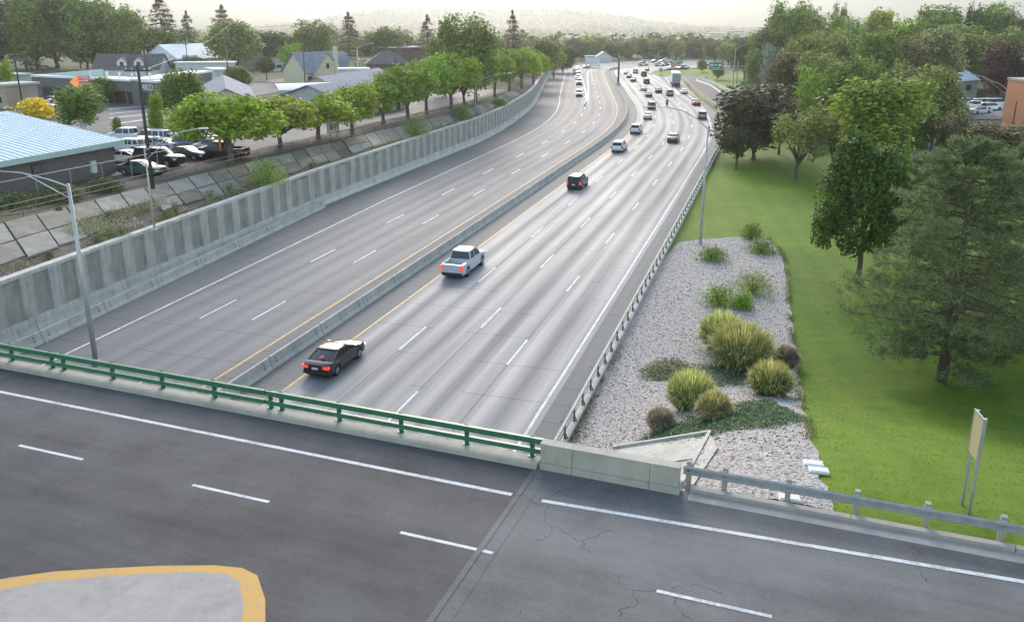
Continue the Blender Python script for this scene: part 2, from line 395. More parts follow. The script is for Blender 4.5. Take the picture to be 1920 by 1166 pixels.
for n_,c,tr in (('spring',(.32,.43,.045),.35),('bright',(.25,.38,.045),.3),('mid',(.20,.29,.06),.28),('olive',(.25,.29,.08),.25),('dark',(.10,.15,.05),.2),('brown',(.19,.18,.075),.2),('bronze',(.08,.085,.035),.15),('maroon',(.10,.05,.04),.2),('pale',(.30,.33,.15),.3),('blue',(.25,.31,.25),.25),('conifer',(.075,.10,.045),.12),('rustfir',(.17,.15,.075),.12),('yellow',(.75,.55,.05),.3),('pine',(.20,.25,.115),.3),('maple',(.085,.17,.028),.3),('tuft',(.60,.60,.24),.3),('tuftdark',(.30,.34,.14),.25),('twig',(.42,.36,.28),.2),('cover',(.09,.17,.07),.2),('weed',(.20,.23,.08),.25),('lawn',(.17,.30,.02),.5)):
    LEAF[n_]=leafmat('leaves_'+n_,c,.58,tr)
# ================================================================== SETTING
# ---- base ground sheet out to the hills
def ground_sheet():
    ys=[-120,-60,0,60,120,180,240,300,360,420,480,520,560,600,650,700,800,900,1000,1200,1500,2000,2600,3400,4500,6500,9000]
    m=MB(); n=41
    for y in ys:
        wdt=700+max(0,y)*1.1
        for i in range(n):
            x=-wdt+2*wdt*i/(n-1); m.v.append((x,y,gfar(x,max(y,0))-.2))
    for j in range(len(ys)-1):
        for i in range(n-1): m.f.append((j*n+i,j*n+i+1,(j+1)*n+i+1,(j+1)*n+i)); m.m.append(0)
    tag(m.build('ground',M['base']),kind='structure')
ground_sheet()
# ---- hills
def hills():
    rnd=np.random.RandomState(4)
    na,nd=150,70; m=MB()
    def nz(x,y,k): 
        return math.sin(x*k+1.3*math.sin(y*k*.7))*math.cos(y*k*.8+.7*math.sin(x*k*1.3))
    for j in range(nd):
        d=2300*(14000/2300)**(j/(nd-1))
        for i in range(na):
            a=R_(-48+96*i/(na-1)); X=d*math.sin(a); Y=d*math.cos(a)
            far=470*sstep(4200,10500,d+250*nz(X,Y,.0011))
            rid=(.5+.5*nz(X,Y,.0021))*(.35+.65*sstep(5200,8000,d))*90*sstep(4600,7500,d)
            rib=22*abs(math.sin(X*.0065+1.8*math.sin(Y*.0013)+.4*math.sin(X*.02)))*sstep(4800,7500,d)
            ad=math.degrees(a)
            bench=72*math.exp(-((d-3900)/620)**2)*sstep(-17,-7,ad)*(1-sstep(2.5,12.5,ad))
            low=26*math.exp(-((d-3300)/500)**2)*(1-sstep(-20,-14,ad)*0)*(.5+.5*nz(X,Y,.004))
            z=-24+far+rid-rib+bench+low*.5+3*nz(X,Y,.013)
            m.v.append((X,Y,z if d>2320 else -26))
    for j in range(nd-1):
        for i in range(na-1): m.f.append((j*na+i,j*na+i+1,(j+1)*na+i+1,(j+1)*na+i)); m.m.append(0)
    mt,t,b=newmat('foothill_scrub'); k=NT(t); tc=k.n('ShaderNodeTexCoord').outputs['Object']
    n1=k.noise(k.vscale(tc,.0012,.0005,.002),1,6,.6,.6); n2=k.noise(tc,.012,4,.7)
    c=k.ramp(k.m('ADD',k.m('MULTIPLY',n1,.7),k.m('MULTIPLY',n2,.3)),[(.35,(.10,.14,.06)),(.5,(.20,.21,.11)),(.62,(.26,.24,.17)),(.75,(.15,.18,.09))])
    k.l(c,b.inputs['Base Color']); b.inputs['Roughness'].default_value=1; b.inputs['Specular IOR Level'].default_value=0
    tag(m.build('hills',mt,smooth=True),kind='structure')
hills()
# ---- freeway pavement
S0,S1=-75,470
MEDL,MEDR=-2.95,-1.9
strip('eastbound_road',M['eb'],S0,S1,[0,15.0],dz=.0)
strip('westbound_road',M['wb'],S0,S1,[WHITE,-4.7],dz=.0)
strip('median_shoulder',M['shoulder'],S0,S1,[-4.7,-2.4,0],dz=-.002)
def wl(s): return lerp(WALLT,s)-.5
strip('westbound_shoulder',M['shoulder'],S0,S1,[[(s,lerp(WALLT,s)-.6) for s in range(-80,331,10)],WHITE],dz=-.002)
strip('eastbound_shoulder',M['shoulder'],S0,S1,[15.0,17.3],dz=-.002)
# ---- painted lines
mk=MB()
def line(tabs,s0,s1,w=.16,ds=2.,dz=.006,mb=None,mi=0):
    mb=mb or mk; n=max(1,int((s1-s0)/ds)); vs=[]
    for i in range(n+1):
        s=s0+(s1-s0)*i/n; t=lerp(tabs,s) if hasattr(tabs,'__len__') else tabs
        vs+= [fw(s,t-w/2,dz),fw(s,t+w/2,dz)]
    mb.add(vs,[(2*i,2*i+1,2*i+3,2*i+2) for i in range(n)],mi)
line(WHITE,S0,460,.20); line(14.6,S0,213,.18)
line(0,S0,175,.17,mi=1); line(0,175,460,.24); line(-4.65,S0,200,.17,mi=1); line(-4.65,200,460,.24,mi=1)
for k_ in range(-4,30):
    # dash starts measured on the photograph, period 15.3 m
    for t,off in ((3.66,7.3),(7.32,-2.6),(10.98,7.0)):
        s=off+15.3*k_
        if -70<s<400 and not (t>10 and s>230): line(t,s,s+4.4,.15+.0004*max(s,0))
    for t,off in ((-12.2,8.6),(-8.5,9.4)):
        s=off+15.3*k_
        if -70<s<420: line(t-(max(0,s-150)*.004),s,s+4.4,.15+.0004*max(s,0))
# gore of the westbound slip lane
def pline(pts,w,mi=0,z=.008,mb=None):
    mb=mb or mk; pts=[Vector((*P(x,y,0)[:2],z)) for x,y in pts]
    vs=[]
    for i,p in enumerate(pts):
        d=(pts[min(i+1,len(pts)-1)]-pts[max(i-1,0)]).normalized(); sd=Vector((d.y,-d.x,0))
        vs+=[p-sd*w/2,p+sd*w/2]
    mb.add(vs,[(2*i,2*i+1,2*i+3,2*i+2) for i in range(len(pts)-1)],mi)
pline([(1095,200.5),(1100,190),(1098,172),(1093,152),(1088,137)],.45)
pline([(1095,200.5),(1102,190),(1103.5,168),(1101.5,145),(1102.5,135),(1110,130.8)],.45)
pline([(1276.5,180),(1262,171),(1240,158),(1213,142.5)],.45)
pline([(1276.5,180),(1265,166),(1255,154),(1247,146)],.4)
pline([(1331,226),(1322,208),(1308,192),(1290,178),(1277,164)],.4)
tag(mk.build('lane_markings',[M['white_line'],M['yellow_line']]),kind='structure')
# ---- ramps beyond (flat polygons a hand's breadth above the ground sheet)
def sheet(name,pts,mat,z=0.,world=False,kind='structure',follow=False,dz=.01):
    m=MB()
    if follow: vs=[G(x,y) for x,y in pts]; vs=[(a,b,c+dz) for a,b,c in vs]
    else: vs=[p if world else P(p[0],p[1],z) for p in pts]
    m.add(vs,[tuple(range(len(vs)))]); o=m.build(name,mat); return tag(o,kind=kind)
sheet('merge_pavement',[(1331,228),(1323,200),(1296,172),(1270,142),(1213,141),(1240,160),(1262,177),(1290,210)],M['eb'],z=-.004)
sheet('ramp_road',[(1480,330),(1400,262),(1350,206),(1318,178),(1296,160),(1282,146),(1284,141),(1310,143),(1330,157),(1362,178),(1400,200),(1470,245),(1560,300)],M['ramp'],z=.012)
sheet('ramp_edge_line',[(1308,147.5),(1304,151),(1330,160),(1366,184),(1400,207),(1400,204.5),(1367,182),(1331,158),(1306,150),(1310,148)],M['white_line'],z=.02)
sheet('crossing_road',[(1010,131),(1100,120),(1180,116),(1300,110),(1420,103),(1440,112),(1300,121),(1230,124),(1150,127),(1100,131)],M['asph_old'],z=-.03)
sheet('gore_lawn',[(1216,139),(1248,143.2),(1290,141.4),(1330,141),(1335,131),(1290,128.5),(1226,135)],M['grass'],z=.02)
sheet('verge_lawn',[(1290,139.5),(1322,141),(1330,142),(1345,128),(1310,130)],M['grass'],z=.03)
sheet('ramp_lawn',[(1338,157),(1362,178),(1400,200),(1450,235),(1520,250),(1470,190),(1400,155),(1360,150)],M['grass'],z=.05)
# ---- left embankment: dirt, then slabs on it, then the upper ground
def zs(x,y,s,t,j): return ground(x,y)
def zemb(x,y,s,t,j):
    a=lerp(SLOPT,s); b=lerp(WALLT,s); return zup(y)+(3.85-zup(y))*(t-a)/(b-a)-.06+.05*math.sin(s*1.7+t*2)*math.sin(t*3)
strip('embankment',M['dirt'],-75,330,[SLOPT]+[[(s,lerp(SLOPT,s)*(1-f)+lerp(WALLT,s)*f) for s in range(-80,331,5)] for f in (.2,.4,.6,.8)]+[[(s,lerp(WALLT,s)-.2) for s in range(-80,331,5)]],zf=zemb,ds=1.)
strip('upper_ground',M['yard'],-75,330,[-300,-285,-200,-140,-100,-70,-50,-36,SLOPT],zf=lambda x,y,s,t,j:(zup(y) if j>0 else -.3)-.01,ds=5)
def slab_paving():
    rnd=random.Random(3); m=MB(); s=-20.; 
    while s<150:
        L=2.95; a0=lerp(SLOPT,s); b0=lerp(WALLT,s)
        cols=rnd.choice((0,1,2)) ; f0=0.
        cuts=[0,.40,.82] if s<62 else [0,.80]
        if 90<s<97: s+=L; continue
        for q in range(len(cuts)-1):
            fa,fb=cuts[q]+.012,cuts[q+1]-.02
            if q==1:
                if 14<s<20.5: continue
                fb-=rnd.random()*.12
            if q==1 and rnd.random()<.10: continue
            sk=rnd.uniform(-.01,.01); dz=rnd.uniform(.03,.13)
            pts=[]
            for ss,ff in ((s+.08,fa),(s+L-.08,fa),(s+L-.08,fb+rnd.uniform(-.03,.01)*(q==1)),(s+.08,fb)):
                a=lerp(SLOPT,ss); b=lerp(WALLT,ss); t=a+(b-a)*ff
                # slabs lean forward of square to the road as in the place
                x,y,_=fw(ss-5.2*ff+3,t); z=zup(y)+(3.85-zup(y))*ff
                pts.append((x,y,z+dz))
            lo=[(x,y,z-.13) for x,y,z in pts]
            c=rnd.choice((0,1,2,0))
            m.add(pts+lo,[(0,1,2,3)[::-1],(0,4,5,1)[::-1],(1,5,6,2)[::-1],(2,6,7,3)[::-1],(3,7,4,0)[::-1]],c)
        s+=L
    o=m.build('slope_paving',[M['slabA'],M['slabB'],M['slabC']]); tag(o,kind='structure')
    bm=o.data; 
slab_paving()
# ---- right ground
def zr(x,y,s,t,j): return zright(x,y,s,t)
ts=[16.95,17.6,18.4,19.4,20.5,22,24,26,28,31,35,40,46,52,60,70,82,100,130,180,260,300]
strip('lawn',M['grass'],-60,300,ts[:14],zf=zr,ds=1.5)
strip('wooded_ground',M['yard'],-60,330,ts[13:],zf=lambda x,y,s,t,j:(zr(x,y,s,t,j) if j<8 else -.3),ds=4)
# ---- gravel bed
GB=[(20.,9.6),(33.8,0)]
def gravel():
    edge=[G(x,y) for x,y in ((1560,960),(1540,915),(1522,850),(1506,780),(1497,730),(1490,680),(1482,620),(1478,570),(1476,530),(1474,495),(1462,468),(1445,452),(1420,446),(1385,445),(1345,448),(1310,450),(1272,455))]
    left=[]
    for p in edge: 
        pass
    # left side follows the road barrier
    n=len(edge); left=[fw(-12+(33.5+12)*i/(n-7),17.0) if i<=n-7 else fw(33.5,17.0) for i in range(n)]
    m=MB(); nj=26; sub=5; rows=[]
    for i in range(n-1):
        for q in range(sub):
            f=q/sub; rows.append((tuple(left[i][c]*(1-f)+left[i+1][c]*f for c in (0,1)),tuple(edge[i][c]*(1-f)+edge[i+1][c]*f for c in (0,1))))
    rows.append((left[-1][:2],edge[-1][:2]))
    rnd=random.Random(5)
    for a,b in rows:
        for j in range(nj+1):
            f=j/nj; jit=(rnd.uniform(-.16,.16)+.18*math.sin(len(m.v)*.003)) if j==nj else 0
            x=a[0]*(1-f)+b[0]*f+jit; y=a[1]*(1-f)+b[1]*f
            m.v.append((x,y,zright(x,y)+.05))
    for i in range(len(rows)-1):
        for j in range(nj): m.f.append((i*(nj+1)+j,i*(nj+1)+j+1,(i+1)*(nj+1)+j+1,(i+1)*(nj+1)+j)); m.m.append(0)
    tag(m.build('gravel_bed',M['gravel']),kind='structure')
gravel()
# ---- overpass road in the foreground
def bsheet(name,ab,mat,z,kind='structure'):
    m=MB(); m.add([br(a,b,z) for a,b in ab],[tuple(range(len(ab)))]); return tag(m.build(name,mat),kind=kind)
def bbox(mb,a0,a1,b0,b1,z0,z1,mi=0):
    vs=[br(a,b,z) for z in (z0,z1) for a,b in ((a0,b0),(a1,b0),(a1,b1),(a0,b1))]
    mb.add(vs,[(3,2,1,0),(4,5,6,7),(0,1,5,4),(1,2,6,5),(2,3,7,6),(3,0,4,7)],mi)
m=MB(); bbox(m,-60,-8.35,-12,24.22,4.5,ZB,0); tag(m.build('overpass_road',M['asph_dark']),kind='structure')
m=MB(); bbox(m,-8.25,70,-12,24.62,4.5,ZB-.004,0); tag(m.build('approach_road',M['asph_old']),kind='structure')
m=MB(); bbox(m,-8.40,-8.22,-12,24.2,4.6,ZB+.012,0); bbox(m,-7.86,-7.80,-12,24.2,5.4,ZB+.004,0); tag(m.build('expansion_joint',M['asph_old']),kind='structure')
m=MB(); bbox(m,-60,-8.3,24.22,24.85,4.3,ZB+.16,0); tag(m.build('overpass_kerb',M['conc_warm']),kind='structure')
m=MB()
for i,(a0,a1) in enumerate([(-3.2,1.6),(1.63,6.0),(6.03,10.5),(10.53,15),(15.03,20)]): bbox(m,a0,a1,24.62,24.86,5.0,ZB+.13,0)
bbox(m,-3.2,20,24.12,24.615,5.2,ZB+.004,0)
tag(m.build('approach_kerb',M['kerb']),kind='structure')
mk=MB()
def bl(a0,b0,a1,b1,w,mi=0,z=ZB+.006):
    d=np.array((a1-a0,b1-b0)); d=d/np.linalg.norm(d); s=np.array((-d[1],d[0]))*w/2
    mk.add([br(a0-s[0],b0-s[1],z),br(a1-s[0],b1-s[1],z),br(a1+s[0],b1+s[1],z),br(a0+s[0],b0+s[1],z)],[(0,1,2,3)],mi)
bl(-60,22.4,-8.5,22.45,.17); bl(-7.5,22.45,-2.8,22.72,.17); bl(-2.8,22.72,20,24.0,.17)
for a in (-33.8,-26.1,-18.45,-10.85,-3.2,4.5): bl(a,19.32,a+2.95,19.34,.13)
ar=[(-30,3),(-24,9.4),(-21,12.2),(-19.6,13.5),(-18.7,14.13),(-17.5,14.73),(-16.2,15.35),(-14.8,15.9),(-14.0,16.08),(-13.4,15.95),(-12.6,15.2),(-11.8,14.1),(-10.5,10),(-10,3)]
tag(mk.build('overpass_markings',[M['white_line'],M['yellow_line']]),kind='structure')
# traffic island with a yellow kerb, its nose just inside the frame
isl=MB(); n=len(ar)
isl.add([br(a,b,ZB+.15) for a,b in ar],[tuple(range(n))[::-1]],0)
isl.add([br(a,b,ZB+.15) for a,b in ar]+[br(a,b,ZB) for a,b in ar],[(i,(i+1)%n,n+(i+1)%n,n+i) for i in range(n)],0)
inn=[(a+(-16.5-a)*.10,b-.38) for a,b in ar]
isl.add([br(a,b,ZB+.156) for a,b in inn],[tuple(range(n))[::-1]],1)
o=isl.build('traffic_island',[M['yellow_kerb'],M['kerb']]); tag(o,kind='structure')
# ================================================================== WALLS AND BARRIERS
def wall_left():
    root=empty('retaining_wall',fw(40,lerp(WALLT,40)),R_(-17),'tall fluted concrete retaining wall with dark recessed panels along the westbound side','retaining wall')
    inv=(Matrix.Translation(root.location)@Matrix.Rotation(root.rotation_euler.z,4,'Z')).inverted()
    def B(m,name,mat):
        m.v=[tuple(inv@Vector(v)) for v in m.v]; return m.build(name,mat,root)
    ztop=lambda s: 4.15-max(0,s-100)*.002
    def sect(m,s0,s1,ds,prof,close=True):
        n=max(1,int(round((s1-s0)/ds))); k=len(prof(s0)); vs=[]
        for i in range(n+1):
            s=s0+(s1-s0)*i/n
            for (dt,z) in prof(s): vs.append(fw(s,lerp(WALLT,s)+dt,z))
        fs=[(i*k+j,(i+1)*k+j,(i+1)*k+(j+1)%k,i*k+(j+1)%k) for i in range(n) for j in range(k if close else k-1)]
        fs+=[tuple(range(k)),tuple(n*k+j for j in range(k))[::-1]]
        m.add(vs,fs)
    m=MB(); s=-70
    while s<330: sect(m,s+.02,min(s+9.1,330),1.5,lambda s:[(.62,-.05),(.62,.10),(.42,.42),(.34,1.0),(-.1,1.0),(-.1,-.05)]); s+=9.14
    B(m,'footing_barrier',M['conc_light'])
    m=MB(); sect(m,-70,330,1.5,lambda s:[(.10,.9),(.10,ztop(s)-.02),(-.35,ztop(s)-.02),(-.35,-.1),(.1,-.1)]); B(m,'panel',M['conc_dark'])
    m=MB(); s=-70.
    rnd=random.Random(2)
    while s<329:
        wd=1.18
        a,b=s,min(s+wd,330); zt=ztop(s)-.22
        vs=[fw(q,lerp(WALLT,q)+dt,z) for z in (1.0,zt) for q,dt in ((a,.10),(a+.05,.24),(b-.05,.24),(b,.10))]
        m.add(vs,[(0,1,5,4),(1,2,6,5),(2,3,7,6),(4,5,6,7)]); s+=2.5
    B(m,'pilaster',M['conc'])
    m=MB(); s=-70
    while s<330: sect(m,s+.015,min(s+9.98,330),1.5,lambda s:[(.27,ztop(s)-.24),(.27,ztop(s)),(-.38,ztop(s)),(-.38,ztop(s)-.24)]); s+=10
    B(m,'coping',M['conc_light'])
wall_left()
# precast barrier segment (shared mesh), 6.1 m
def jersey(L,h=.82,top=.17,base=.62):
    m=MB(); pr=[(-base/2,0),(-base/2,.09),(-base/2+.14,.30),(-top/2,h-.02),(-top/2+.03,h),(top/2-.03,h),(top/2,h-.02),(base/2-.14,.30),(base/2,.09),(base/2,0)]
    k=len(pr); ys=[0,.06,L-.06,L]
    vs=[]
    for i,y in enumerate(ys):
        f=.93 if i in (0,3) else 1
        vs+=[(x*f,y,z*(f if z>.3 else 1)) for x,z in pr]
    fs=[(i*k+j,(i+1)*k+j,(i+1)*k+(j+1)%k,i*k+(j+1)%k) for i in range(3) for j in range(k)]+[tuple(range(k)),tuple(3*k+j for j in range(k))[::-1]]
    m.add(vs,fs)
    # scupper and pin pockets seen as dark dots near each end
    for y in (.62,L-.62):
        for sx in (-1,1):
            for z,x in ((.36,base/2-.155),(.56,base/2-.20)):
                m.disc((sx*(x+.012),y,z),.05,(1,0,.3*sx),8,.02,1)
    return m
seg0=None
def run_barrier(s0,s1,tf,label,group,L=6.1,h=.82,name='concrete_barrier'):
    global seg0
    me=None; s=s0; nn=0
    while s<s1-.5:
        t0,t1=(lerp(tf,s),lerp(tf,s+L)) if hasattr(tf,'__len__') else (tf,tf)
        a=fw(s,t0); b=fw(s+L,t1)
        if me is None:
            d=math.dist(a[:2],b[:2]); o=jersey(L-.03,h).build(name,[M['conc'],M['black']]); me=o.data
        else: o=bpy.data.objects.new(name,me); link(o)
        o.location=a; o.rotation_euler=(0,0,math.atan2(-(b[0]-a[0]),b[1]-a[1]))
        tag(o,label%ordn(nn),'barrier',group); s+=L; nn+=1
run_barrier(-4.1,330,-2.42,'grey concrete median barrier segment with sloping sides, %s from the overpass','median barrier segments')
KT=[(-60,-18.2),(0,-18.95),(20,-20.4),(45,-22.3)]
run_barrier(-4.6,44,KT,'grey concrete barrier segment before the fluted wall, %s from the overpass','shoulder barrier segments')
# widened median island round the dark pole
# ---- eastbound edge barrier: low kerb wall with metal rail on posts
def edge_rail():
    root=empty('roadside_rail',fw(0,16.75),0,'low concrete kerb wall carrying a pale two-bar metal rail between eastbound shoulder and gravel','rail')
    off=Vector(root.location)
    def B(m,name,mat):
        m.v=[tuple(Vector(v)-off) for v in m.v]; return m.build(name,mat,root)
    m=MB()
    s=-60.
    while s<118:
        vs=[fw(q,t,z) for q in (s+.02,s+4.98) for t,z in ((16.6,-.05),(16.62,.42),(17.0,.42),(17.0,-.05))]
        m.add(vs,[(0,1,5,4),(1,2,6,5),(2,3,7,6),(0,3,2,1),(4,5,6,7)]); s+=5
    B(m,'kerb_wall',M['conc_light'])
    for z,w,h in ((1.08,.13,.16),(.76,.10,.12)):
        m=MB()
        for s in range(-60,118,3): m.beam(fw(s,16.74,z),fw(s+3,16.74,z),w,h)
        B(m,'rail',M['conc_light'])
    me=None
    for s in range(-24,118,2):
        if me is None:
            m=MB(); m.box(-.04,.04,-.05,.05,0,.64); m.box(-.06,.14,-.09,.09,-.0,.03); m.beam((.12,0,.03),(0,0,.35),.03,.05); o=m.build('post',M['steel_dark'],root); me=o.data
        else: o=bpy.data.objects.new('post',me); link(o,root)
        p=fw(s,16.80,.42); o.location=Vector(p)-off; o.rotation_euler=(0,0,-R_(fhead(s)))
edge_rail()
# beyond it the barrier between the freeway and the ramp
def far_barrier():
    pts=[(1349,262),(1357,236),(1353,216),(1344,203),(1320,187),(1298,168),(1283,152),(1279,146)]
    w=[Vector(P(x,y,0)) for x,y in pts]; off=w[0].copy(); m=MB()
    for a,b in zip(w[:-1],w[1:]):
        d=(b-a).normalized(); sd=Vector((d.y,-d.x,0)); vs=[p+sd*x+Vector((0,0,z))-off for p in (a,b) for x,z in ((-.35,0),(-.12,.95),(.12,.95),(.35,0))]
        m.add(vs,[(0,1,5,4),(1,2,6,5),(2,3,7,6),(0,3,2,1),(4,5,6,7)])
    o=m.build('ramp_barrier',concrete('tan_barrier_concrete',(.42,.34,.27),.2)); o.location=off; tag(o,'tan concrete barrier curving between the eastbound lanes and the dark ramp','barrier')
    pts=[(1400,207.8),(1375,185),(1345,165),(1322,155),(1312,150.5),(1320,147)]
    w=[Vector(P(x,y,0)) for x,y in pts]; off=w[0].copy(); m=MB()
    for a,b in zip(w[:-1],w[1:]):
        d=(b-a).normalized(); sd=Vector((d.y,-d.x,0)); vs=[p+sd*x+Vector((0,0,z))-off for p in (a,b) for x,z in ((-.3,0),(-.12,.8),(.12,.8),(.3,0))]
        m.add(vs,[(0,1,5,4),(1,2,6,5),(2,3,7,6),(0,3,2,1),(4,5,6,7)])
    o=m.build('ramp_barrier',M['conc_light']); o.location=off+Vector((1.2,1.2,0)); tag(o,'pale low barrier on the lawn side of the dark ramp','barrier')
far_barrier()
# ---- overpass railing
def overpass_rail():
    yaw=math.atan2(UV_[1],UV_[0]); o0=br(-8.5,24.7,ZB+.16)
    root=empty('overpass_railing',o0,yaw,'dark green two-bar metal railing along the edge of the overpass','railing')
    for z,h in ((.56,.20),(.20,.17)):
        m=MB()
        for a0,a1 in ((-47,-30.3),(-30.22,-11.0),(-10.95,.35)): m.box(a0,a1,-.05,.08,z,z+h)
        for a0 in [x for x in (-41,-33.5,-24.6,-16.1,-5.4,)]: m.box(a0,a0+.05,-.056,.084,z-.004,z+h+.004)
        m.build('rail',M['green_paint'],root)
    me=None
    for a in (-40.9,-38.3,-35.6,-32.9,-30.55,-29.9,-27.2,-24.6,-22.0,-19.35,-18.85,-16.3,-13.7,-11.1,-8.65):
        if me is None:
            m=MB(); m.box(-.07,.07,.081,.10,0,.78); m.box(-.07,.07,.16,.18,0,.74); m.box(-.012,.012,.10,.16,0,.76); m.box(-.11,.11,-.02,.2,0,.025); me_o=m.build('post',M['green_paint'],root); me=me_o.data; o=me_o
        else: o=bpy.data.objects.new('post',me); link(o,root)
        o.location=(a+8.5,0,0)
overpass_rail()
# fix: rails in local coordinates run from the west end to the parapet
def parapet():
    yaw=math.atan2(UV_[1],UV_[0]); root=empty('parapet_wall',br(-8.2,24.3,ZB),yaw,'short tan concrete parapet wall at the end of the green railing','parapet')
    m=MB()
    for a0,a1 in ((0,1.1),(1.115,3.7),(3.715,4.65)): m.box(a0,a1,.08,.42,.24,.88)
    m.build('upper_course',M['conc_warm'],root)
    m=MB()
    for a0,a1 in ((0,1.1),(1.115,3.7),(3.715,4.7)): m.box(a0,a1,0,.46,-.5,.237)
    m.build('base_course',M['conc_warm'],root)
    m=MB(); m.box(-.01,4.66,.05,.45,.883,.93); m.build('coping',M['conc_warm'],root)
parapet()
def guardrail():
    yaw=math.atan2(UV_[1],UV_[0]); root=empty('guardrail',br(-3.5,24.95,ZB),yaw,'grey steel W-beam guardrail on short posts along the approach road kerb','guardrail')
    pr=[(0,0),(.055,.04),(.055,.09),(0,.13),(0,.18),(.055,.22),(.055,.27),(0,.31)]
    xs=[0,3.8,7.6,11.4,15.2,19]
    m=MB()
    for i in range(len(xs)-1):
        a,b=xs[i],xs[i+1]+.12; y0=.004*(i%2)
        vs=[(x,-y-y0,.42+z) for x in (a,b) for y,z in pr]; k=len(pr)
        m.add(vs,[(j,k+j,k+j+1,j+1) for j in range(k-1)])
    o=m.build('beam',M['steel'],root)
    sm=o.modifiers.new('s','SOLIDIFY'); sm.thickness=.006
    me=None
    for a in (.15,1.3,3.25,5.25,7.2,9.2,11.2,13.2,15.2):
        if me is None:
            m=MB(); m.box(-.06,.06,.0,.14,-.4,.74); m.box(-.08,.08,.14,.32,-.4,.80); q=m.build('post',M['conc_dark'],root); me=q.data
        else: q=bpy.data.objects.new('post',me); link(q,root)
        q.location=(a,0,0)
guardrail()
# ---- abutment paving behind the parapet
def abut():
    c=[(1130,862),(1150,846),(1330,818),(1345,846),(1300,915),(1278,915)]
    pts=[G(*q) for q in c]; off=Vector(pts[0]); m=MB()
    top=[Vector(p)+Vector((0,0,.16))-off for p in pts]
    m.add(top+[p-Vector((0,0,.5)) for p in top],[tuple(range(6))[::-1]]+[(i,(i+1)%6,6+(i+1)%6,6+i) for i in range(6)])
    a,b=top[2],top[5]; up=Vector((0,0,.08)); m.beam(a+up,b+up,.12,.1,1); m.beam(top[1]+up*.6,top[2]+up*.6,.18,.14,1)
    mid=(top[2]*.45+top[5]*.55); m.beam(mid+up*.5,top[0]*.55+top[5]*.45+up*.5,.1,.08,1)
    o=m.build('slope_drain',[M['conc'],M['conc_light']]); o.location=off; tag(o,'triangular pale concrete slope drain behind the parapet wall','drain')
abut()
def lids():
    for x,y,lab in ((1524,873,'small white concrete utility box cover at the gravel edge, farther of the pair'),(1534,886,'small white concrete utility box cover at the gravel edge, nearer of the pair'),(1470,945,'pale concrete utility box cover under the steel guardrail')):
        p=G(x,y) if y<940 else br(-.2,25.4,ZB-.1); m=MB(); m.box(-.33,.33,-.18,.18,0,.09); m.box(-.28,.28,-.13,.13,.09,.11)
        o=m.build('utility_box',M['white']); o.location=(p[0],p[1],p[2]+.04); o.rotation_euler=(.03,0,-.2); tag(o,lab,'utility box')
lids()
# ================================================================== VEGETATION
def quads(name,cs,ns,size,aspect,mat,parent=None,rng=None,long_dir=None,tri=False,zs=1.):
    "leaf cards: centres, normals, half sizes -> one mesh"
    rng=rng or np.random.RandomState(1); n=len(cs)
    ns=ns/np.maximum(np.linalg.norm(ns,axis=1,keepdims=True),1e-6)
    r=rng.normal(size=(n,3)) if long_dir is None else long_dir
    u=r-ns*np.sum(r*ns,axis=1,keepdims=True); u/=np.maximum(np.linalg.norm(u,axis=1,keepdims=True),1e-6)
    v=np.cross(ns,u)
    s=size[:,None] if hasattr(size,'__len__') else size
    u=u*s*np.array((1,1,zs)); v=v*s*aspect*np.array((1,1,zs))
    if tri:
        V=np.stack([cs-v,cs+v,cs+u*2],1).reshape(-1,3); k=3
    else:
        V=np.stack([cs-u*.9,cs-v*.75-u*.1,cs+u,cs+v*.75+u*.1],1).reshape(-1,3); k=4
    me=bpy.data.meshes.new(name); me.vertices.add(len(V)); me.vertices.foreach_set('co',V.ravel().astype(np.float32))
    me.loops.add(n*k); me.loops.foreach_set('vertex_index',np.arange(n*k,dtype=np.int32))
    me.polygons.add(n); me.polygons.foreach_set('loop_start',np.arange(0,n*k,k,dtype=np.int32))
    try: me.polygons.foreach_set('loop_total',np.full(n,k,dtype=np.int32))
    except Exception: pass
    me.materials.append(mat); me.update(calc_edges=True)
    return me
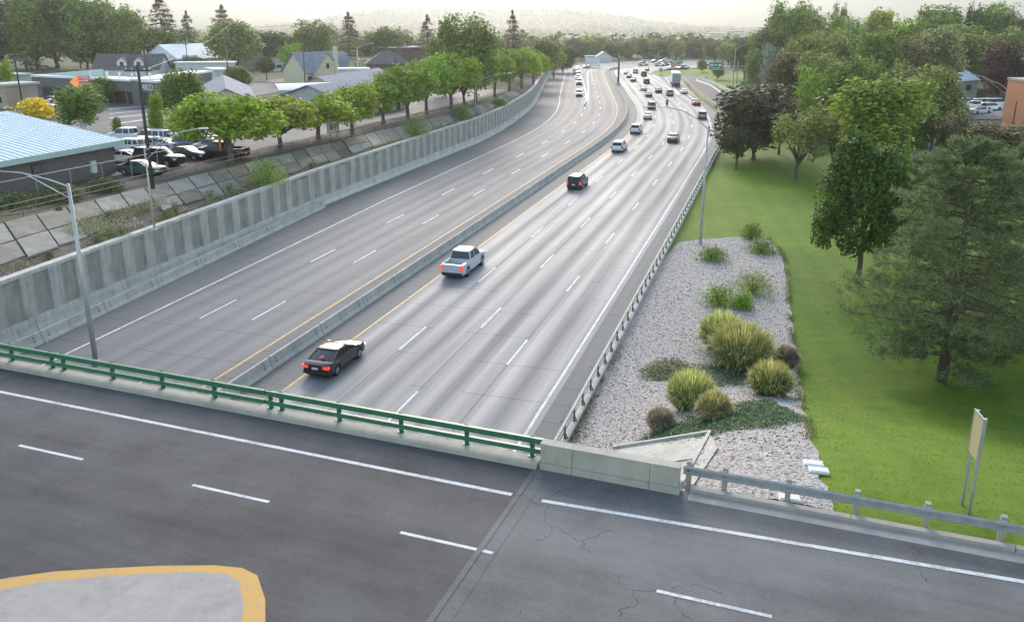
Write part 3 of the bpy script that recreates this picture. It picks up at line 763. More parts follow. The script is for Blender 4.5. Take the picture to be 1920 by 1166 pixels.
def proto_broad(seed,n=6000,z0=.22,lobes=18,flat=1.,size=.05,spread=.62,lr=(.26,.42),trunk=.035,shell=.5,topbias=0.,zs=.45):
    rng=np.random.RandomState(seed)
    # lobes spread through the crown volume (unit tree: radius 1, height 1)
    L=[]
    zc=(1+z0)/2; hz=(1-z0)/2
    for i in range(lobes):
        a=rng.rand()*2*math.pi; q=rng.rand()**.6*spread; zz=rng.uniform(-.62,.66)+topbias
        rr=math.sqrt(max(.1,1-zz*zz))
        L.append((q*rr*math.cos(a),q*rr*math.sin(a),zc+zz*hz*.95*flat, rng.uniform(*lr)))
    L=np.array(L); k=rng.randint(0,lobes,n)
    d=rng.normal(size=(n,3)); d/=np.linalg.norm(d,axis=1,keepdims=True)
    rad=L[k,3]*(shell+(1-shell)*rng.rand(n)**.5)*(1+.22*np.sin(d[:,0]*5+k)+.18*np.sin(d[:,2]*7+k*2))
    c=L[k,:3]+d*rad[:,None]*np.array((1,1,.62*(1-z0)/.78))
    ok=(c[:,2]>z0*.82)&(c[:,2]<1.0)
    c=c[ok]; d=d[ok]
    nn=d*.7+rng.normal(size=d.shape)*.55+np.array((0,0,.35))
    # squash leaves back to roughly square once the tree is scaled
    sz=size*rng.uniform(.6,1.25,len(c))
    me=quads('crown',c,nn,sz,.75,LEAF['mid'],rng=rng,zs=zs)
    t=MB(); top=(L[0][0]*.2,L[0][1]*.2,zc)
    t.tube([(0,0,-.03),(0,0,0),(.01,0,z0*.5),(-.01,.01,z0),(top[0],top[1],top[2])],[trunk*1.7,trunk*1.35,trunk,trunk*.85,trunk*.3],8)
    for i in range(min(8,lobes)):
        x,y,z,r=L[i]; zz=z0*rng.uniform(.75,1.3)
        t.tube([(0,0,zz),(x*.45,y*.45,zz+(z-zz)*.55),(x*.85,y*.85,z)],[trunk*.6,trunk*.4,trunk*.15],5)
    tm=t.build('trunk',M['bark'],smooth=True); tme=tm.data; bpy.data.objects.remove(tm)
    return me,tme
def proto_conifer(seed,n=5200,z0=.10,tiers=15,droop=.10,width=1.,ragged=.25,size=.045):
    rng=np.random.RandomState(seed); C=[];N=[];D=[];t=MB()
    t.tube([(0,0,-.03),(0,0,.1),(0,0,.6),(0,0,1)],[.045,.035,.018,.003],7)
    per=n//(tiers*9)
    for i in range(tiers):
        f=i/(tiers-1); z=z0+(1-z0)*f**.95*.97; R=width*(1-f)**.75*(.78+.22*rng.rand())+.03
        nb=9 if f<.7 else 6
        for b in range(nb):
            a=rng.rand()*6.28+i; r=R*(1-ragged+ragged*rng.rand()*1.4)
            dx,dy=math.cos(a),math.sin(a)
            if i%2==0 and r>.2: t.tube([(0,0,z),(dx*r*.85,dy*r*.85,z-droop*r*.5)],[.010,.003],4,False)
            q=rng.rand(per)**.6
            c=np.stack([dx*r*q+rng.normal(0,.05*R+.01,per),dy*r*q+rng.normal(0,.05*R+.01,per),z-droop*q*r+rng.normal(0,.016,per)],1)
            C.append(c); D.append(np.tile((dx,dy,-.15),(per,1))+rng.normal(0,.5,(per,3))); N.append(np.tile((0,0,1.),(per,1))+rng.normal(0,.45,(per,3)))
    C=np.concatenate(C);N=np.concatenate(N);D=np.concatenate(D)
    me=quads('crown',C,N,size*1.15*rng.uniform(.6,1.3,len(C)),.42,LEAF['conifer'],rng=rng,long_dir=D,zs=.45)
    tm=t.build('trunk',M['bark'],smooth=True); tme=tm.data; bpy.data.objects.remove(tm)
    return me,tme
PR={}
for i in range(3): PR['street%d'%i]=proto_broad(10+i,7500,z0=.30,lobes=26,spread=.78,lr=(.17,.34),size=.052,trunk=.05,shell=.35,zs=.6)
for i in range(3): PR['round%d'%i]=proto_broad(20+i,10000,z0=.10,lobes=34,spread=.68,lr=(.18,.38),size=.052,shell=.4,zs=.42)
for i in range(2): PR['tall%d'%i]=proto_broad(30+i,11000,z0=.08,lobes=46,spread=.66,lr=(.14,.32),size=.052,trunk=.04,shell=.4,zs=.34)
for i in range(2): PR['open%d'%i]=proto_broad(40+i,3600,z0=.22,lobes=24,spread=.75,lr=(.16,.28),size=.045,shell=.2,trunk=.045,zs=.45)
for i in range(2): PR['conifer%d'%i]=proto_conifer(50+i)
PR['scraggy']=proto_conifer(55,3000,z0=.25,tiers=9,droop=-.1,width=.9,ragged=.6,size=.07)
PR['column']=proto_broad(60,2600,z0=.04,lobes=16,spread=.45,lr=(.35,.5),size=.08,trunk=.06,zs=.3)
PR['bush']=proto_broad(61,3000,z0=.0,lobes=14,spread=.6,lr=(.3,.45),size=.06,trunk=.03,zs=1.)
def tree(kind,p,wid,hgt,leaf,label,cat='tree',group=None,name='broadleaf_tree',rz=None):
    crown,trunk=PR[kind]
    rz=rz if rz is not None else (p[0]*7.3+p[1]*3.1)%6.28
    r=empty(name,(p[0],p[1],p[2]-.05),rz,label,cat,group,scale=(wid*.58,wid*.58,hgt*1.05))
    o=bpy.data.objects.new('crown',crown); link(o,r); o.material_slots[0].link='OBJECT'; o.material_slots[0].material=LEAF[leaf]
    o=bpy.data.objects.new('trunk',trunk); link(o,r)
    return r
def tpx(kind,cx,base,top,wpx,leaf,label,group=None,cat='tree',name='broadleaf_tree',far=False):
    p=G(cx,base); h=height_to(p,top-3)*(1.06 if 'fir' not in leaf else 1); return tree(kind,p,wpx*mpp(p)*1.13,h,leaf,label,cat,group,name)
g='row of street trees behind the slope fence'
row=[('street0',433,307,185,168,'spring','nearest and widest street tree of the row, its crown over the parked black pickup'),
('street1',526,281,190,128,'spring','second street tree of the row, crown touching the widest one beside the parking lot'),
('street2',598,263,184,122,'spring','third street tree of the row, beside the white sign board'),
('street0',661,252,168,104,'spring','fourth street tree of the row, forked trunk before the pale shop wall'),
('street1',719,232,160,92,'bright','fifth street tree of the row, just past the pale shop wall'),
('street2',765,226,132,100,'bright','sixth street tree of the row, tall crown just behind the dark pole'),
('street0',800,214,118,90,'bright','seventh street tree of the row, light crown behind the sprouting slope bush'),
('street1',846,206,108,100,'spring','eighth street tree of the row, clear forked trunk near the grey lamp post'),
('street2',892,192,104,84,'bright','ninth street tree of the row, just behind the lamp post on the wall'),
('street0',928,181,102,76,'bright','tenth street tree of the row, past the lamp post on the wall'),
('street1',955,173,98,66,'bright','eleventh street tree of the row, under the tall two-toned fir'),
('street2',978,166,100,60,'spring','twelfth street tree of the row, where the fence begins to curve'),
('street0',1000,159,98,56,'spring','thirteenth street tree of the row, third from its far end'),
('street1',1020,152,98,50,'bright','fourteenth street tree of the row, next to last at the far end'),
('street2',1038,146,100,40,'bright','last street tree of the row, where the fluted wall ends')]
for k_,cx,b,t_,w_,lf,lab in row: tpx(k_,cx,b,t_,w_,lf,lab,g)
g='trees behind the shops on the left'
L_=[('tall0',8,158,4,100,'dark','darkest tall evergreen at the left picture edge','conifer'),
('conifer0',50,150,30,80,'dark','dark evergreen with a sloping top beside the big pale green tree','conifer'),
('tall1',108,148,-12,150,'mid','big pale green oval tree taller than all behind the grey shop',0),
('scraggy',152,138,-25,60,'brown','thin bare brown tree top rising behind the big pale green tree','conifer'),
('round0',200,142,8,110,'mid','rounded green tree right of the big pale green one',0),
('tall0',232,150,20,110,'bright','yellow green leafy tree behind the dormer roof',0),
('round1',180,146,60,110,'mid','lower green tree behind the flat grey shop roof',0),
('conifer1',312,140,-2,90,'rustfir','tall brownish cone shaped fir behind the dormer roof','conifer'),
('conifer0',360,138,36,62,'dark','dark pointed fir just left of the blue roofed house','conifer'),
('round2',291,150,62,88,'bright','bushy green tree between the dormer roof and the blue roofed house',0),
('scraggy',424,112,20,66,'rustfir','ragged brownish pine above the tall utility pole','conifer'),
('round0',445,135,48,96,'olive','rounded olive tree behind the tall utility pole',0),
('round1',500,128,66,70,'dark','dark green tree behind the pale flat roof',0),
('tall1',537,122,72,46,'dark','small dark tree left of the wooden pole behind the cream house',0),
('round2',590,125,48,92,'mid','hazy green tree behind the cream house left side',0),
('open0',548,152,86,44,'bright','small light green tree left of the round sign',0),
('conifer0',658,128,32,76,'rustfir','broad layered fir standing behind the cream house','conifer'),
('round0',722,126,60,90,'mid','rounded green tree behind the brown house',0),
('tall0',752,124,62,40,'rustfir','narrow brown tree behind the flat white roof',0),
('conifer1',803,128,36,62,'rustfir','single fir with a pointed top above the flat white roof','conifer'),
('round1',870,196,44,112,'mid','big olive tree rising out of the street tree row',0),
('tall1',835,180,78,60,'olive','leafy tree left of the big olive tree',0),
('conifer0',961,150,30,56,'rustfir','tall two-toned fir above the far part of the street row','conifer'),
('round2',1012,142,80,70,'mid','rounded tree beyond the tall two-toned fir',0),
('street1',500,151,112,34,'dark','small lollipop shaped tree on the street corner',0),
('round0',450,170,130,50,'mid','round clipped bush beside the pole and small grey building',0),
('bush',600,158,128,56,'maroon','maroon shrub in front of the cream house','shrub'),
('bush',722,150,130,40,'maroon','maroon shrub in front of the brown house','shrub'),
('open1',8,185,118,56,'bright','light green tree at the left picture edge beside the small lot',0),
('bush',70,226,191,88,'yellow','bright yellow shrub behind the blue metal roof','shrub'),
('round1',158,248,168,96,'mid','leafy tree behind the blue roof and the white column',0),
('round2',193,196,150,52,'mid','small round tree in front of the grey shop windows',0),
('round0',342,236,140,84,'mid','dark bushy tree in front of the corner of the grey shop',0),
('tall0',298,262,180,30,'bright','slim young tree beside the street crossing',0),
('bush',222,254,226,26,'mid','small bush behind the blue roof by the street',0),
('bush',326,262,238,28,'mid','low bush next to the street tree and slim sapling',0),
('tall1',150,206,182,26,'mid','tiny tree by the parked maroon sedan',0),
('round1',1055,137,92,52,'dark','dark tree behind the last street trees by the pale billboard',0)]
L_+=[('tall1',70,140,12,90,'mid','grey green tree between the dark evergreens and the big pale tree',0),('round0',255,132,30,90,'mid','soft green tree behind the yellow green leafy one',0),('tall0',165,138,20,90,'dark','shadowy tall tree behind the big pale green tree',0),('round2',390,128,84,60,'mid','low hazy tree behind the blue roofed house',0),('round1',470,118,78,70,'olive','low olive tree behind the rounded olive one',0),('round0',630,118,84,60,'mid','low hazy tree left of the broad layered fir',0),('round1',690,118,82,60,'olive','low tree between the broad fir and the brown house',0),('round2',775,122,80,50,'mid','low tree left of the single pointed fir',0),('round0',835,128,86,50,'olive','low tree right of the single pointed fir',0),('tall1',905,150,84,52,'mid','leafy tree between the big olive tree and the tall fir',0),('round1',925,140,78,50,'olive','hazy tree just left of the tall two-toned fir',0)]
for k_,cx,b,t_,w_,lf,lab,sp in L_:
    if cx<420 and t_<=62 and b>132 and b<160: b=131-(cx%5)
    tpx(k_,cx,b,t_,w_,lf,lab,g if sp in (0,'conifer') else None,'shrub' if sp=='shrub' else 'tree','shrub' if sp=='shrub' else ('conifer_tree' if sp=='conifer' else 'broadleaf_tree'))
# dark cypress row behind the grey shop roof
for i,(cx,h) in enumerate(((283,12),(290,20),(297,26),(304,20),(330,14),(341,16),(352,26),(361,24),(370,26),(379,20),(388,16),(396,12))):
    tpx('column',cx,147,126-h*.6,15,'dark','small dark cypress behind the grey shop roof, '+ordn(i)+' from the left','cypress row behind the grey shop','tree','cypress_tree')
g='trees right of the freeway'
R__=[('tall0',1470,178,14,88,'mid','tallest grey green tree at the near end of the far right wood',0),
('round0',1505,170,28,80,'olive','olive tree beside the tallest grey green tree',0),
('round1',1535,160,40,84,'bright','pale green tree below the sparse topped tree',0),
('open0',1565,150,16,34,'dark','sparse dark topped tree poking above the wood',0),
('round2',1592,150,46,94,'bright','fresh green rounded tree in the middle of the wood skyline',0),
('tall1',1642,150,30,80,'spring','bright tall tree peaking above the wood skyline',0),
('conifer0',1710,142,22,30,'rustfir','narrow pointed brown conifer on the wood skyline','conifer'),
('round0',1762,140,24,104,'mid','broad green tree right of the narrow pointed conifer',0),
('tall0',1810,140,18,34,'dark','dark column shaped tree on the skyline','conifer'),
('round1',1852,140,20,78,'mid','leafy tree right of the dark column shaped tree',0),
('round2',1903,150,40,84,'dark','dark tree at the right edge of the skyline',0),
('round0',1486,225,82,88,'olive','olive grey tree low in the near end of the wood',0),
('round1',1535,220,76,90,'olive','greyish green tree in the second row of the wood',0),
('tall1',1622,225,70,82,'mid','tall light green tree in the second row of the wood',0),
('round2',1685,226,82,70,'brown','brown leaved tree between the light green and pale trees',0),
('round0',1735,215,66,96,'pale','pale blossom green tree in the second row of the wood',0),
('round1',1812,172,74,118,'olive','wide yellowish green tree above the grey roofed house',0),
('round2',1872,186,92,80,'maroon','large dark maroon tree behind the orange building',0),
('open1',1445,200,92,60,'blue','grey blue sparse tree at the edge of the wood by the ramp',0),
('round0',1470,240,110,86,'brown','dark brown tree behind the ramp lawn',0),
('round1',1520,250,112,90,'olive','olive tree in the lower middle of the wood',0),
('round2',1585,262,122,100,'mid','wide green tree behind the bright green lawn tree',0),
('tall0',1650,255,126,80,'mid','green tree with a dark base behind the bright lawn tree',0),
('round0',1745,282,140,96,'olive','large dark olive tree left of the white parking lot',0),
('round1',1700,262,140,80,'brown','brown shadowy tree over the side street',0),
('open0',1520,265,135,80,'bright','thin yellow green sapling before the brown trees',0),
('round1',1412,300,172,165,'bronze','dark bronze leaved tree leaning over the freeway edge barrier',0),
('street1',1380,318,245,62,'bronze','low dark limb like tree beside the edge barrier end',0),
('open1',1490,338,210,116,'olive','round brownish green lawn tree with a short bare trunk',0),
('open0',1560,330,215,110,'pale','pale wispy tree beside the round lawn tree',0),
('tall1',1638,345,158,188,'bright','broad bright green tree in the middle of the lawn',0),
('round1',1870,315,240,140,'brown','low brown tree in front of the orange building',0),
('round2',1782,300,222,90,'brown','dim brown tree beside the side street',0)]
R__+=[('round1',1440,185,68,70,'dark','dark tree filling the near corner of the wood',0),('round2',1575,200,70,90,'mid','full green tree under the fresh green rounded one',0),('round0',1680,170,50,80,'bright','leafy tree left of the narrow pointed conifer',0),('tall1',1735,160,40,70,'mid','green tree touching the narrow pointed conifer',0),('round1',1790,165,58,90,'mid','low spreading tree under the dark column tree',0),('round2',1890,165,64,70,'olive','olive tree above the white sided house',0),('round0',1600,300,190,70,'olive','low olive tree left behind the broad lawn tree',0),('round1',1700,300,200,80,'mid','green tree right behind the broad lawn tree',0),('open1',1460,290,190,70,'brown','thin brownish tree between the bronze tree and round lawn tree',0)]
for k_,cx,b,t_,w_,lf,lab,sp in R__:
    tpx(k_,cx,b,t_,w_,lf,lab,g,'tree','conifer_tree' if sp=='conifer' else 'broadleaf_tree')
# belt beyond the bend
rnd=random.Random(8)
belt=[(1075+i*17.2+rnd.uniform(-4,4),rnd.uniform(108,113),rnd.uniform(70,84),rnd.uniform(32,46),rnd.choice(('dark','olive','dark','mid','brown'))) for i in range(23)]
for i,(cx,b,t_,w_,lf) in enumerate(belt):
    p=P(cx,b,-.3); tree(('round%d'%(i%3)),p,w_*mpp(p),height_to(p,t_),lf,'dark leafy tree in the belt beyond the far bend, '+ordn(i)+' from its left end','tree','tree belt beyond the bend')
for i,(cx,b,t_,w_) in enumerate([(1395,150,78,60),(1428,158,66,60),(1365,122,86,44),(1340,118,84,44),(1448,172,50,60),(1422,182,96,50),(1316,136,116,20),(1345,150,120,26)]):
    tpx('round%d'%(i%3),cx,b,t_,w_,('dark','mid','olive','brown')[i%4],['tree behind the ramp lamp with two arms','tall tree at the left end of the right hand wood','tree right behind the green sign gantry','dark tree above the small green sign','grey green tree at the corner of the wood by the ramp','brown tree above the ramp lawn','little dark bush at the tip of the ramp lawn','small dark shrubby tree beneath the large green sign'][i],'trees by the ramp')
# distant woods as one mass each (nobody could count them)
def woods(name,pts,seed,n,size,leaf,parent=None):
    rng=np.random.RandomState(seed); C=[];N=[];S=[]
    for (x,y,z,r,h) in pts:
        d=rng.normal(size=(n,3)); d/=np.linalg.norm(d,axis=1,keepdims=True); d[:,2]=np.abs(d[:,2])
        C.append(np.array((x,y,z))+d*np.array((r,r,h))*(.75+.35*rng.rand(n))[:,None]); N.append(d+rng.normal(0,.3,d.shape)); S.append(np.full(n,size*r)*rng.uniform(.6,1.3,n))
    me=quads(name,np.concatenate(C),np.concatenate(N),np.concatenate(S),.8,LEAF[leaf],rng=rng)
    o=bpy.data.objects.new(name,me); link(o); return tag(o,kind='stuff')
rng=np.random.RandomState(12)
for nm,cnt,sd,lf in (('distant_woods',700,1,'dark'),('distant_woods',600,2,'mid'),('distant_woods',380,3,'olive')):
    pts=[]
    for i in range(cnt):
        y=480+2500*rng.rand()**1.3; a=R_(rng.uniform(-36,36)); x=y*math.tan(a)
        if abs(a)<R_(60): pts.append((x,y,gfar(x,y)-1,rng.uniform(5,9)*(1+y/2500),rng.uniform(7,13)*(1+y/6000)))
    woods(nm,pts,sd,46,.34,lf)
pts=[]
for i in range(900):
    d=rng.uniform(2900,4700); a=rng.uniform(-19,14); 
    if rng.rand()<.5: a=rng.uniform(-9,12)
    X=d*math.sin(R_(a)); Y=d*math.cos(R_(a))
    bench=72*math.exp(-((d-3900)/620)**2)*sstep(-17,-7,a)*(1-sstep(2.5,12.5,a))
    pts.append((X,Y,-24+bench,rng.uniform(9,20),rng.uniform(9,17)))
woods('hillside_woods',pts,7,26,.34,'dark')
# ---------------- near maple and pines on the lawn
def near_maple():
    p=G(1607,531); h=height_to(p,252); wd=235*mpp(p)
    rng=np.random.RandomState(77); n=21000
    L=[]
    for i in range(46):
        a=rng.rand()*6.28; zz=rng.uniform(-.85,.9); rr=math.sqrt(max(.05,1-zz*zz))*(1.05 if zz<.1 else .62)
        q=rng.uniform(.35,.82); L.append((q*rr*math.cos(a),q*rr*math.sin(a),.60+zz*.36,rng.uniform(.15,.26)))
    L=np.array(L); k=rng.randint(0,46,n); d=rng.normal(size=(n,3)); d/=np.linalg.norm(d,axis=1,keepdims=True)
    r=L[k,3]*(.55+.45*rng.rand(n)**.5)*(1+.2*np.sin(d[:,0]*6+k))
    c=(L[k,:3]+d*r[:,None]*np.array((1,1,.62)))*np.array((wd/2,wd/2,h))+np.array((-.09*wd,0,0))*np.clip(1.1-L[k,2:3],0,1)
    ok=c[:,2]>.19*h; c=c[ok]; d=d[ok]
    me=quads('crown',c,d*.8+rng.normal(0,.45,d.shape)+np.array((0,0,.4)),rng.uniform(.09,.20,len(c)),.8,LEAF['maple'],rng=rng)
    root=empty('maple_tree',p,0,'dense dark green maple with bright leaf tips left of the big pine','tree')
    o=bpy.data.objects.new('crown',me); link(o,root)
    t=MB(); t.tube([(0,0,-.2),(0,0,.1),(.05,0,h*.14),(0,0,h*.25),(.1,0,h*.62)],[.34,.24,.2,.18,.05],10)
    for i in range(14):
        x,y,z,_=L[i]; t.tube([(0,0,h*rng.uniform(.17,.4)),(x*wd*.22,y*wd*.22,h*z*.75),(x*wd*.45,y*wd*.45,h*z)],[.09,.06,.02],6)
    t.build('trunk',M['bark'],root,smooth=True)
near_maple()
def near_pine(p,h,wd,seed,label,nb=120,tufts=34,leaf='pine'):
    rng=np.random.RandomState(seed); root=empty('pine_tree',p,0,label,'tree')
    t=MB(); t.tube([(0,0,-.3),(0,0,.15),(.1,.05,h*.3),(-.05,0,h*.65),(0,0,h)],[.42,.33,.26,.15,.02],10)
    C=[];D=[];N=[];S=[]
    for b in range(nb):
        f=(b+rng.rand())/nb; z=h*(.10+.88*f); a=b*2.399+rng.uniform(-.4,.4)
        R=wd/2*min(1,(.62+f*1.4) if f<.25 else 1)*(1-max(0,f-.25)/.75)**.55*rng.uniform(.62,1.1)*(1+.20*math.sin(a*2+seed+z*.9)+.12*math.sin(a*5+z*2.1))+.3
        rise=-.10+.42*f+rng.uniform(-.08,.08)
        dx,dy=math.cos(a),math.sin(a)
        pts=[Vector((0,0,z)),Vector((dx*R*.5,dy*R*.5,z+rise*R*.35-.12*R*.3)),Vector((dx*R,dy*R,z+rise*R*.8))]
        t.tube(pts,[.05+.035*(1-f),.035,.008],5,False)
        for j in range(tufts):
            q=rng.uniform(.25,1.02)**.75; side=rng.normal(0,.10+.16*(1-q)*q*2)*R
            if q<.5: base=pts[0].lerp(pts[1],q*2)
            else: base=pts[1].lerp(pts[2],min(1,(q-.5)*2))
            c0=np.array(base)+np.array((-dy*side,dx*side,rng.normal(.02,.07)))
            m_=14
            dd=rng.normal(size=(m_,3))*.75+np.array((dx,dy,.55)); dd/=np.linalg.norm(dd,axis=1,keepdims=True)
            C.append(c0+dd*.05+rng.normal(0,.05,(m_,3))); D.append(dd); N.append(np.cross(dd,rng.normal(size=(m_,3)))); S.append(rng.uniform(.11,.19,m_))
    me=quads('crown',np.concatenate(C),np.concatenate(N),np.concatenate(S),.17,LEAF[leaf],rng=rng,long_dir=np.concatenate(D),tri=True)
    o=bpy.data.objects.new('crown',me); link(o,root); t.build('trunk',M['bark'],root,smooth=True)
p=G(1765,712); near_pine(p,height_to(p,262)*1.0,365*mpp(p),5,'large open branched pine with a leaning crown at the right side of the lawn',135,46)
p=G(1905,655); near_pine(p,height_to(p,222),270*mpp(p),9,'second tall pine with lighter tips behind the large pine',95,38)
p=G(1715,500); near_pine(p,height_to(p,290),160*mpp(p),13,'smaller hazy pine between the maple and the large pine',70,32)
# ---------------- shrubs
def shrub(px,base,top,wpx,leaf,label,group,n=2600,size=.07,stalks=0):
    p=G(px,base-(base-top)*.12); h=height_to(p,top)*1.0; r=wpx*mpp(p)/2
    rng=np.random.RandomState(int(px*7+base)); d=rng.normal(size=(n,3)); d/=np.linalg.norm(d,axis=1,keepdims=True); d[:,2]=np.abs(d[:,2])
    k=rng.randint(0,9,n); a=k*.7*1.3; off=np.stack([np.cos(a)*.42,np.sin(a)*.42,np.zeros(n)],1)*(k>0)[:,None]
    c=(off+d*(.50+.16*rng.rand(n))[:,None]*(1+.25*np.sin(d[:,0]*9+k)[:,None]))*np.array((r,r,h*1.35))
    me=quads('foliage',c,d+rng.normal(0,.6,d.shape),size*rng.uniform(.6,1.4,n),.55,LEAF[leaf],rng=rng)
    root=empty('shrub',(p[0],p[1],p[2]),0,label,'shrub',group)
    o=bpy.data.objects.new('foliage',me); link(o,root)
    t=MB()
    for i in range(9):
        a=i*.7; t.tube([(0,0,-.05),(math.cos(a)*r*.4,math.sin(a)*r*.4,h*.75)],[.03,.01],4)
    t.build('stem',M['bark'],root)
g='green shrubs in the gravel bed'
for a in [(1408,452,415,44,'mid','upright twiggy green shrub at the far edge of the gravel bed'),(1335,492,460,58,'mid','low green shrub nearest the lamp post base'),(1427,478,447,62,'mid','low spreading green shrub under the upright one'),
 (1412,555,507,84,'bright','largest leafy green shrub in the middle of the gravel bed'),(1347,579,530,64,'bright','rounded green shrub left of the largest leafy one'),(1391,583,548,44,'bright','smallest green shrub between the two bigger ones')]: shrub(*a,g)
g='weeds along the slope behind the fluted wall'
for a in [(501,352,296,78,'bright','large bright green bush growing on the paved slope'),(778,258,216,56,'mid','green bush on the slope, second from near'),(868,226,194,34,'mid','dark green bush beside the lamp post on the wall'),(935,200,184,34,'mid','bush at the far end of the paved slope')]: shrub(*a,g,3000,.09)
for i_,a in enumerate([(205,412,392,34),(230,447,420,36),(185,455,440,30),(395,372,352,40),(430,362,340,34),(310,410,392,26),(92,485,470,22),(700,318,306,22),(640,333,320,26),(585,315,304,18),(560,352,334,30),(740,300,290,20),(330,405,372,28),(110,395,388,12)]):
    shrub(a[0],a[1],a[2],a[3],'weed','green weed clump by the fluted wall, '+['right of the near lamp post','below the largest dirt patch','close to the near lamp post','nearest the LED lamp base on its far side','second past the LED lamp base','touching the LED lamp base','lowest at the left edge','far along the slabs','before the far green bush','midway along the slabs','just past the large bright bush','before the far end of slabs','on the slab joint near the LED lamp','on the upper slab edge at left'][i_],'weed clumps on the dirt slope',500,.06)
for a in [(20,392,362,110,'dark','dark green hedge growth under the eaves at the left picture edge'),(110,380,348,90,'dark','dark hedge growth below the small wall window'),(196,362,333,70,'dark','dark vines and weeds below the graffiti wall')]: shrub(*a,'overgrowth under the block wall',3500,.09)
def tuft(px,base,top,wpx,leaf,leaf2,label,n=2200,spiky=1.):
    p=G(px,base-(base-top)*.15); h=height_to(p,top); r=wpx*mpp(p)*.57
    rng=np.random.RandomState(int(px*3+base)); root=empty('ornamental_grass',p,0,label,'ornamental grass','ornamental grasses in the gravel bed')
    def blades(n,rr,hh,mat,wid,nm):
        a=rng.rand(n)*6.28; q=rng.rand(n)**.5; b=np.stack([np.cos(a)*q*r*.5,np.sin(a)*q*r*.5,np.zeros(n)],1)
        a2=a+rng.normal(0,.5,n); lean=q*rng.uniform(.25,.72,n)+rng.rand(n)*.08
        e=b+np.stack([np.cos(a2)*lean*rr,np.sin(a2)*lean*rr,hh*np.sqrt(np.clip(1.05-(lean+.35*q)**2*.85,.05,1))*rng.uniform(.62,1.08,n)],1)
        m_=b*.35+e*.65+np.array((0,0,.18*hh)); 
        V=[];F=[]
        sd=np.stack([-np.sin(a2),np.cos(a2),np.zeros(n)],1)*wid+rng.normal(0,wid*.3,(n,3))
        V=np.stack([b-sd,b+sd,m_+sd,m_-sd,e],1).reshape(-1,3)
        F=[]
        for i in range(n): o=5*i; F+=[(o,o+1,o+2,o+3),(o+3,o+2,o+4)]
        me=bpy.data.meshes.new(nm); me.from_pydata(V.tolist(),[],F); me.materials.append(LEAF[mat]); o=bpy.data.objects.new(nm,me); link(o,root)
    blades(n,r*.95,h*.82,leaf2,.018,'leaf_mass'); blades(int(n*.8*spiky),r*1.02,h*.98,leaf,.016,'seed_stalks')
for a in [(1350,664,580,84,'tuft','tuftdark','tall yellow tipped grass clump behind the biggest one'),(1388,702,600,124,'tuft','tuftdark','biggest yellow tipped ornamental grass clump'),(1443,752,674,82,'tuft','weed','bright yellow green clump at the right edge of the bed'),(1472,692,648,50,'twig','weed','faded brown clump at the lawn edge'),
 (1294,777,692,92,'tuft','tuftdark','bright straw yellow clump nearest the road barrier side'),(1338,796,732,66,'tuft','twig','greyish yellow clump touching the straw yellow one'),(1238,812,764,54,'twig','twig','purplish brown clump at the dark ground cover edge')]: tuft(*a)
def cover(name,poly,leaf,n,seed,hh=.14,sz=.06):
    pts=[Vector(G(*q)) for q in poly]; rng=np.random.RandomState(seed)
    xs=[p.x for p in pts]; ys=[p.y for p in pts]; C=[]
    def inside(x,y):
        c=False; j=len(pts)-1
        for i in range(len(pts)):
            if (pts[i].y>y)!=(pts[j].y>y) and x<(pts[j].x-pts[i].x)*(y-pts[i].y)/(pts[j].y-pts[i].y)+pts[i].x: c=not c
            j=i
        return c
    while len(C)<n:
        x=rng.uniform(min(xs),max(xs)); y=rng.uniform(min(ys),max(ys))
        jx,jy=x+rng.normal(0,.25),y+rng.normal(0,.25)
        if inside(jx,jy): C.append((x,y,zright(x,y)+.05+rng.uniform(.0,hh)*(1+.6*math.sin(x*3)*math.sin(y*2.3))))
    C=np.array(C); me=quads(name,C,rng.normal(0,.5,C.shape)+np.array((0,0,1)),sz*rng.uniform(.6,1.4,len(C)),.6,LEAF[leaf],rng=rng)
    o=bpy.data.objects.new(name,me); link(o); tag(o,kind='stuff')
cover('ground_cover',[(1196,835),(1230,808),(1290,790),(1380,762),(1440,752),(1492,778),(1498,792),(1440,806),(1350,812),(1326,822),(1240,840)],'cover',16000,3)
cover('ground_cover',[(1300,690),(1380,680),(1440,702),(1400,722),(1330,730),(1290,712),(1235,716),(1215,700)],'cover',6000,4)
cover('ground_weeds',[(1195,712),(1210,690),(1250,672),(1290,684),(1300,698),(1250,716)],'weed',2600,5)
cover('ground_weeds',[(1052,830),(1060,800),(1090,760),(1108,722),(1125,690),(1132,700),(1112,745),(1090,800),(1078,830)],'weed',2200,6)
cover('slope_weeds',[(1250,690)]*0 or [(1130,690),(1165,640),(1160,660),(1140,700)],'weed',400,7)

def scatter_grass():
    rng=np.random.RandomState(31); n=190000; s_=rng.uniform(-22,95,n); t_=17.2+rng.rand(n)**.8*34
    C=[]
    k=0
    pn=[fw(a,0) for a in range(-30,100)]
    for a,b in zip(s_,t_):
        x,y,_=fw(a,b)
        # not on the gravel bed
        if y<80:
            if x<lerp(GE,y): continue
        C.append((x,y,zright(x,y,a,b)+.02))
    C=np.array(C); d=rng.normal(0,1.,C.shape); d[:,2]=.6
    me=quads('grass_blades',C,rng.normal(size=C.shape),rng.uniform(.015,.034,len(C)),.6,LEAF['lawn'],rng=rng,long_dir=d,tri=True)
    o=bpy.data.objects.new('grass_blades',me); link(o); tag(o,kind='stuff')
_e=[G(x,y) for x,y in ((1560,960),(1540,915),(1522,850),(1506,780),(1497,730),(1490,680),(1482,620),(1478,570),(1476,530),(1474,495),(1462,468),(1445,452))]
GE=sorted([(p[1],p[0]+.05) for p in _e])
scatter_grass()
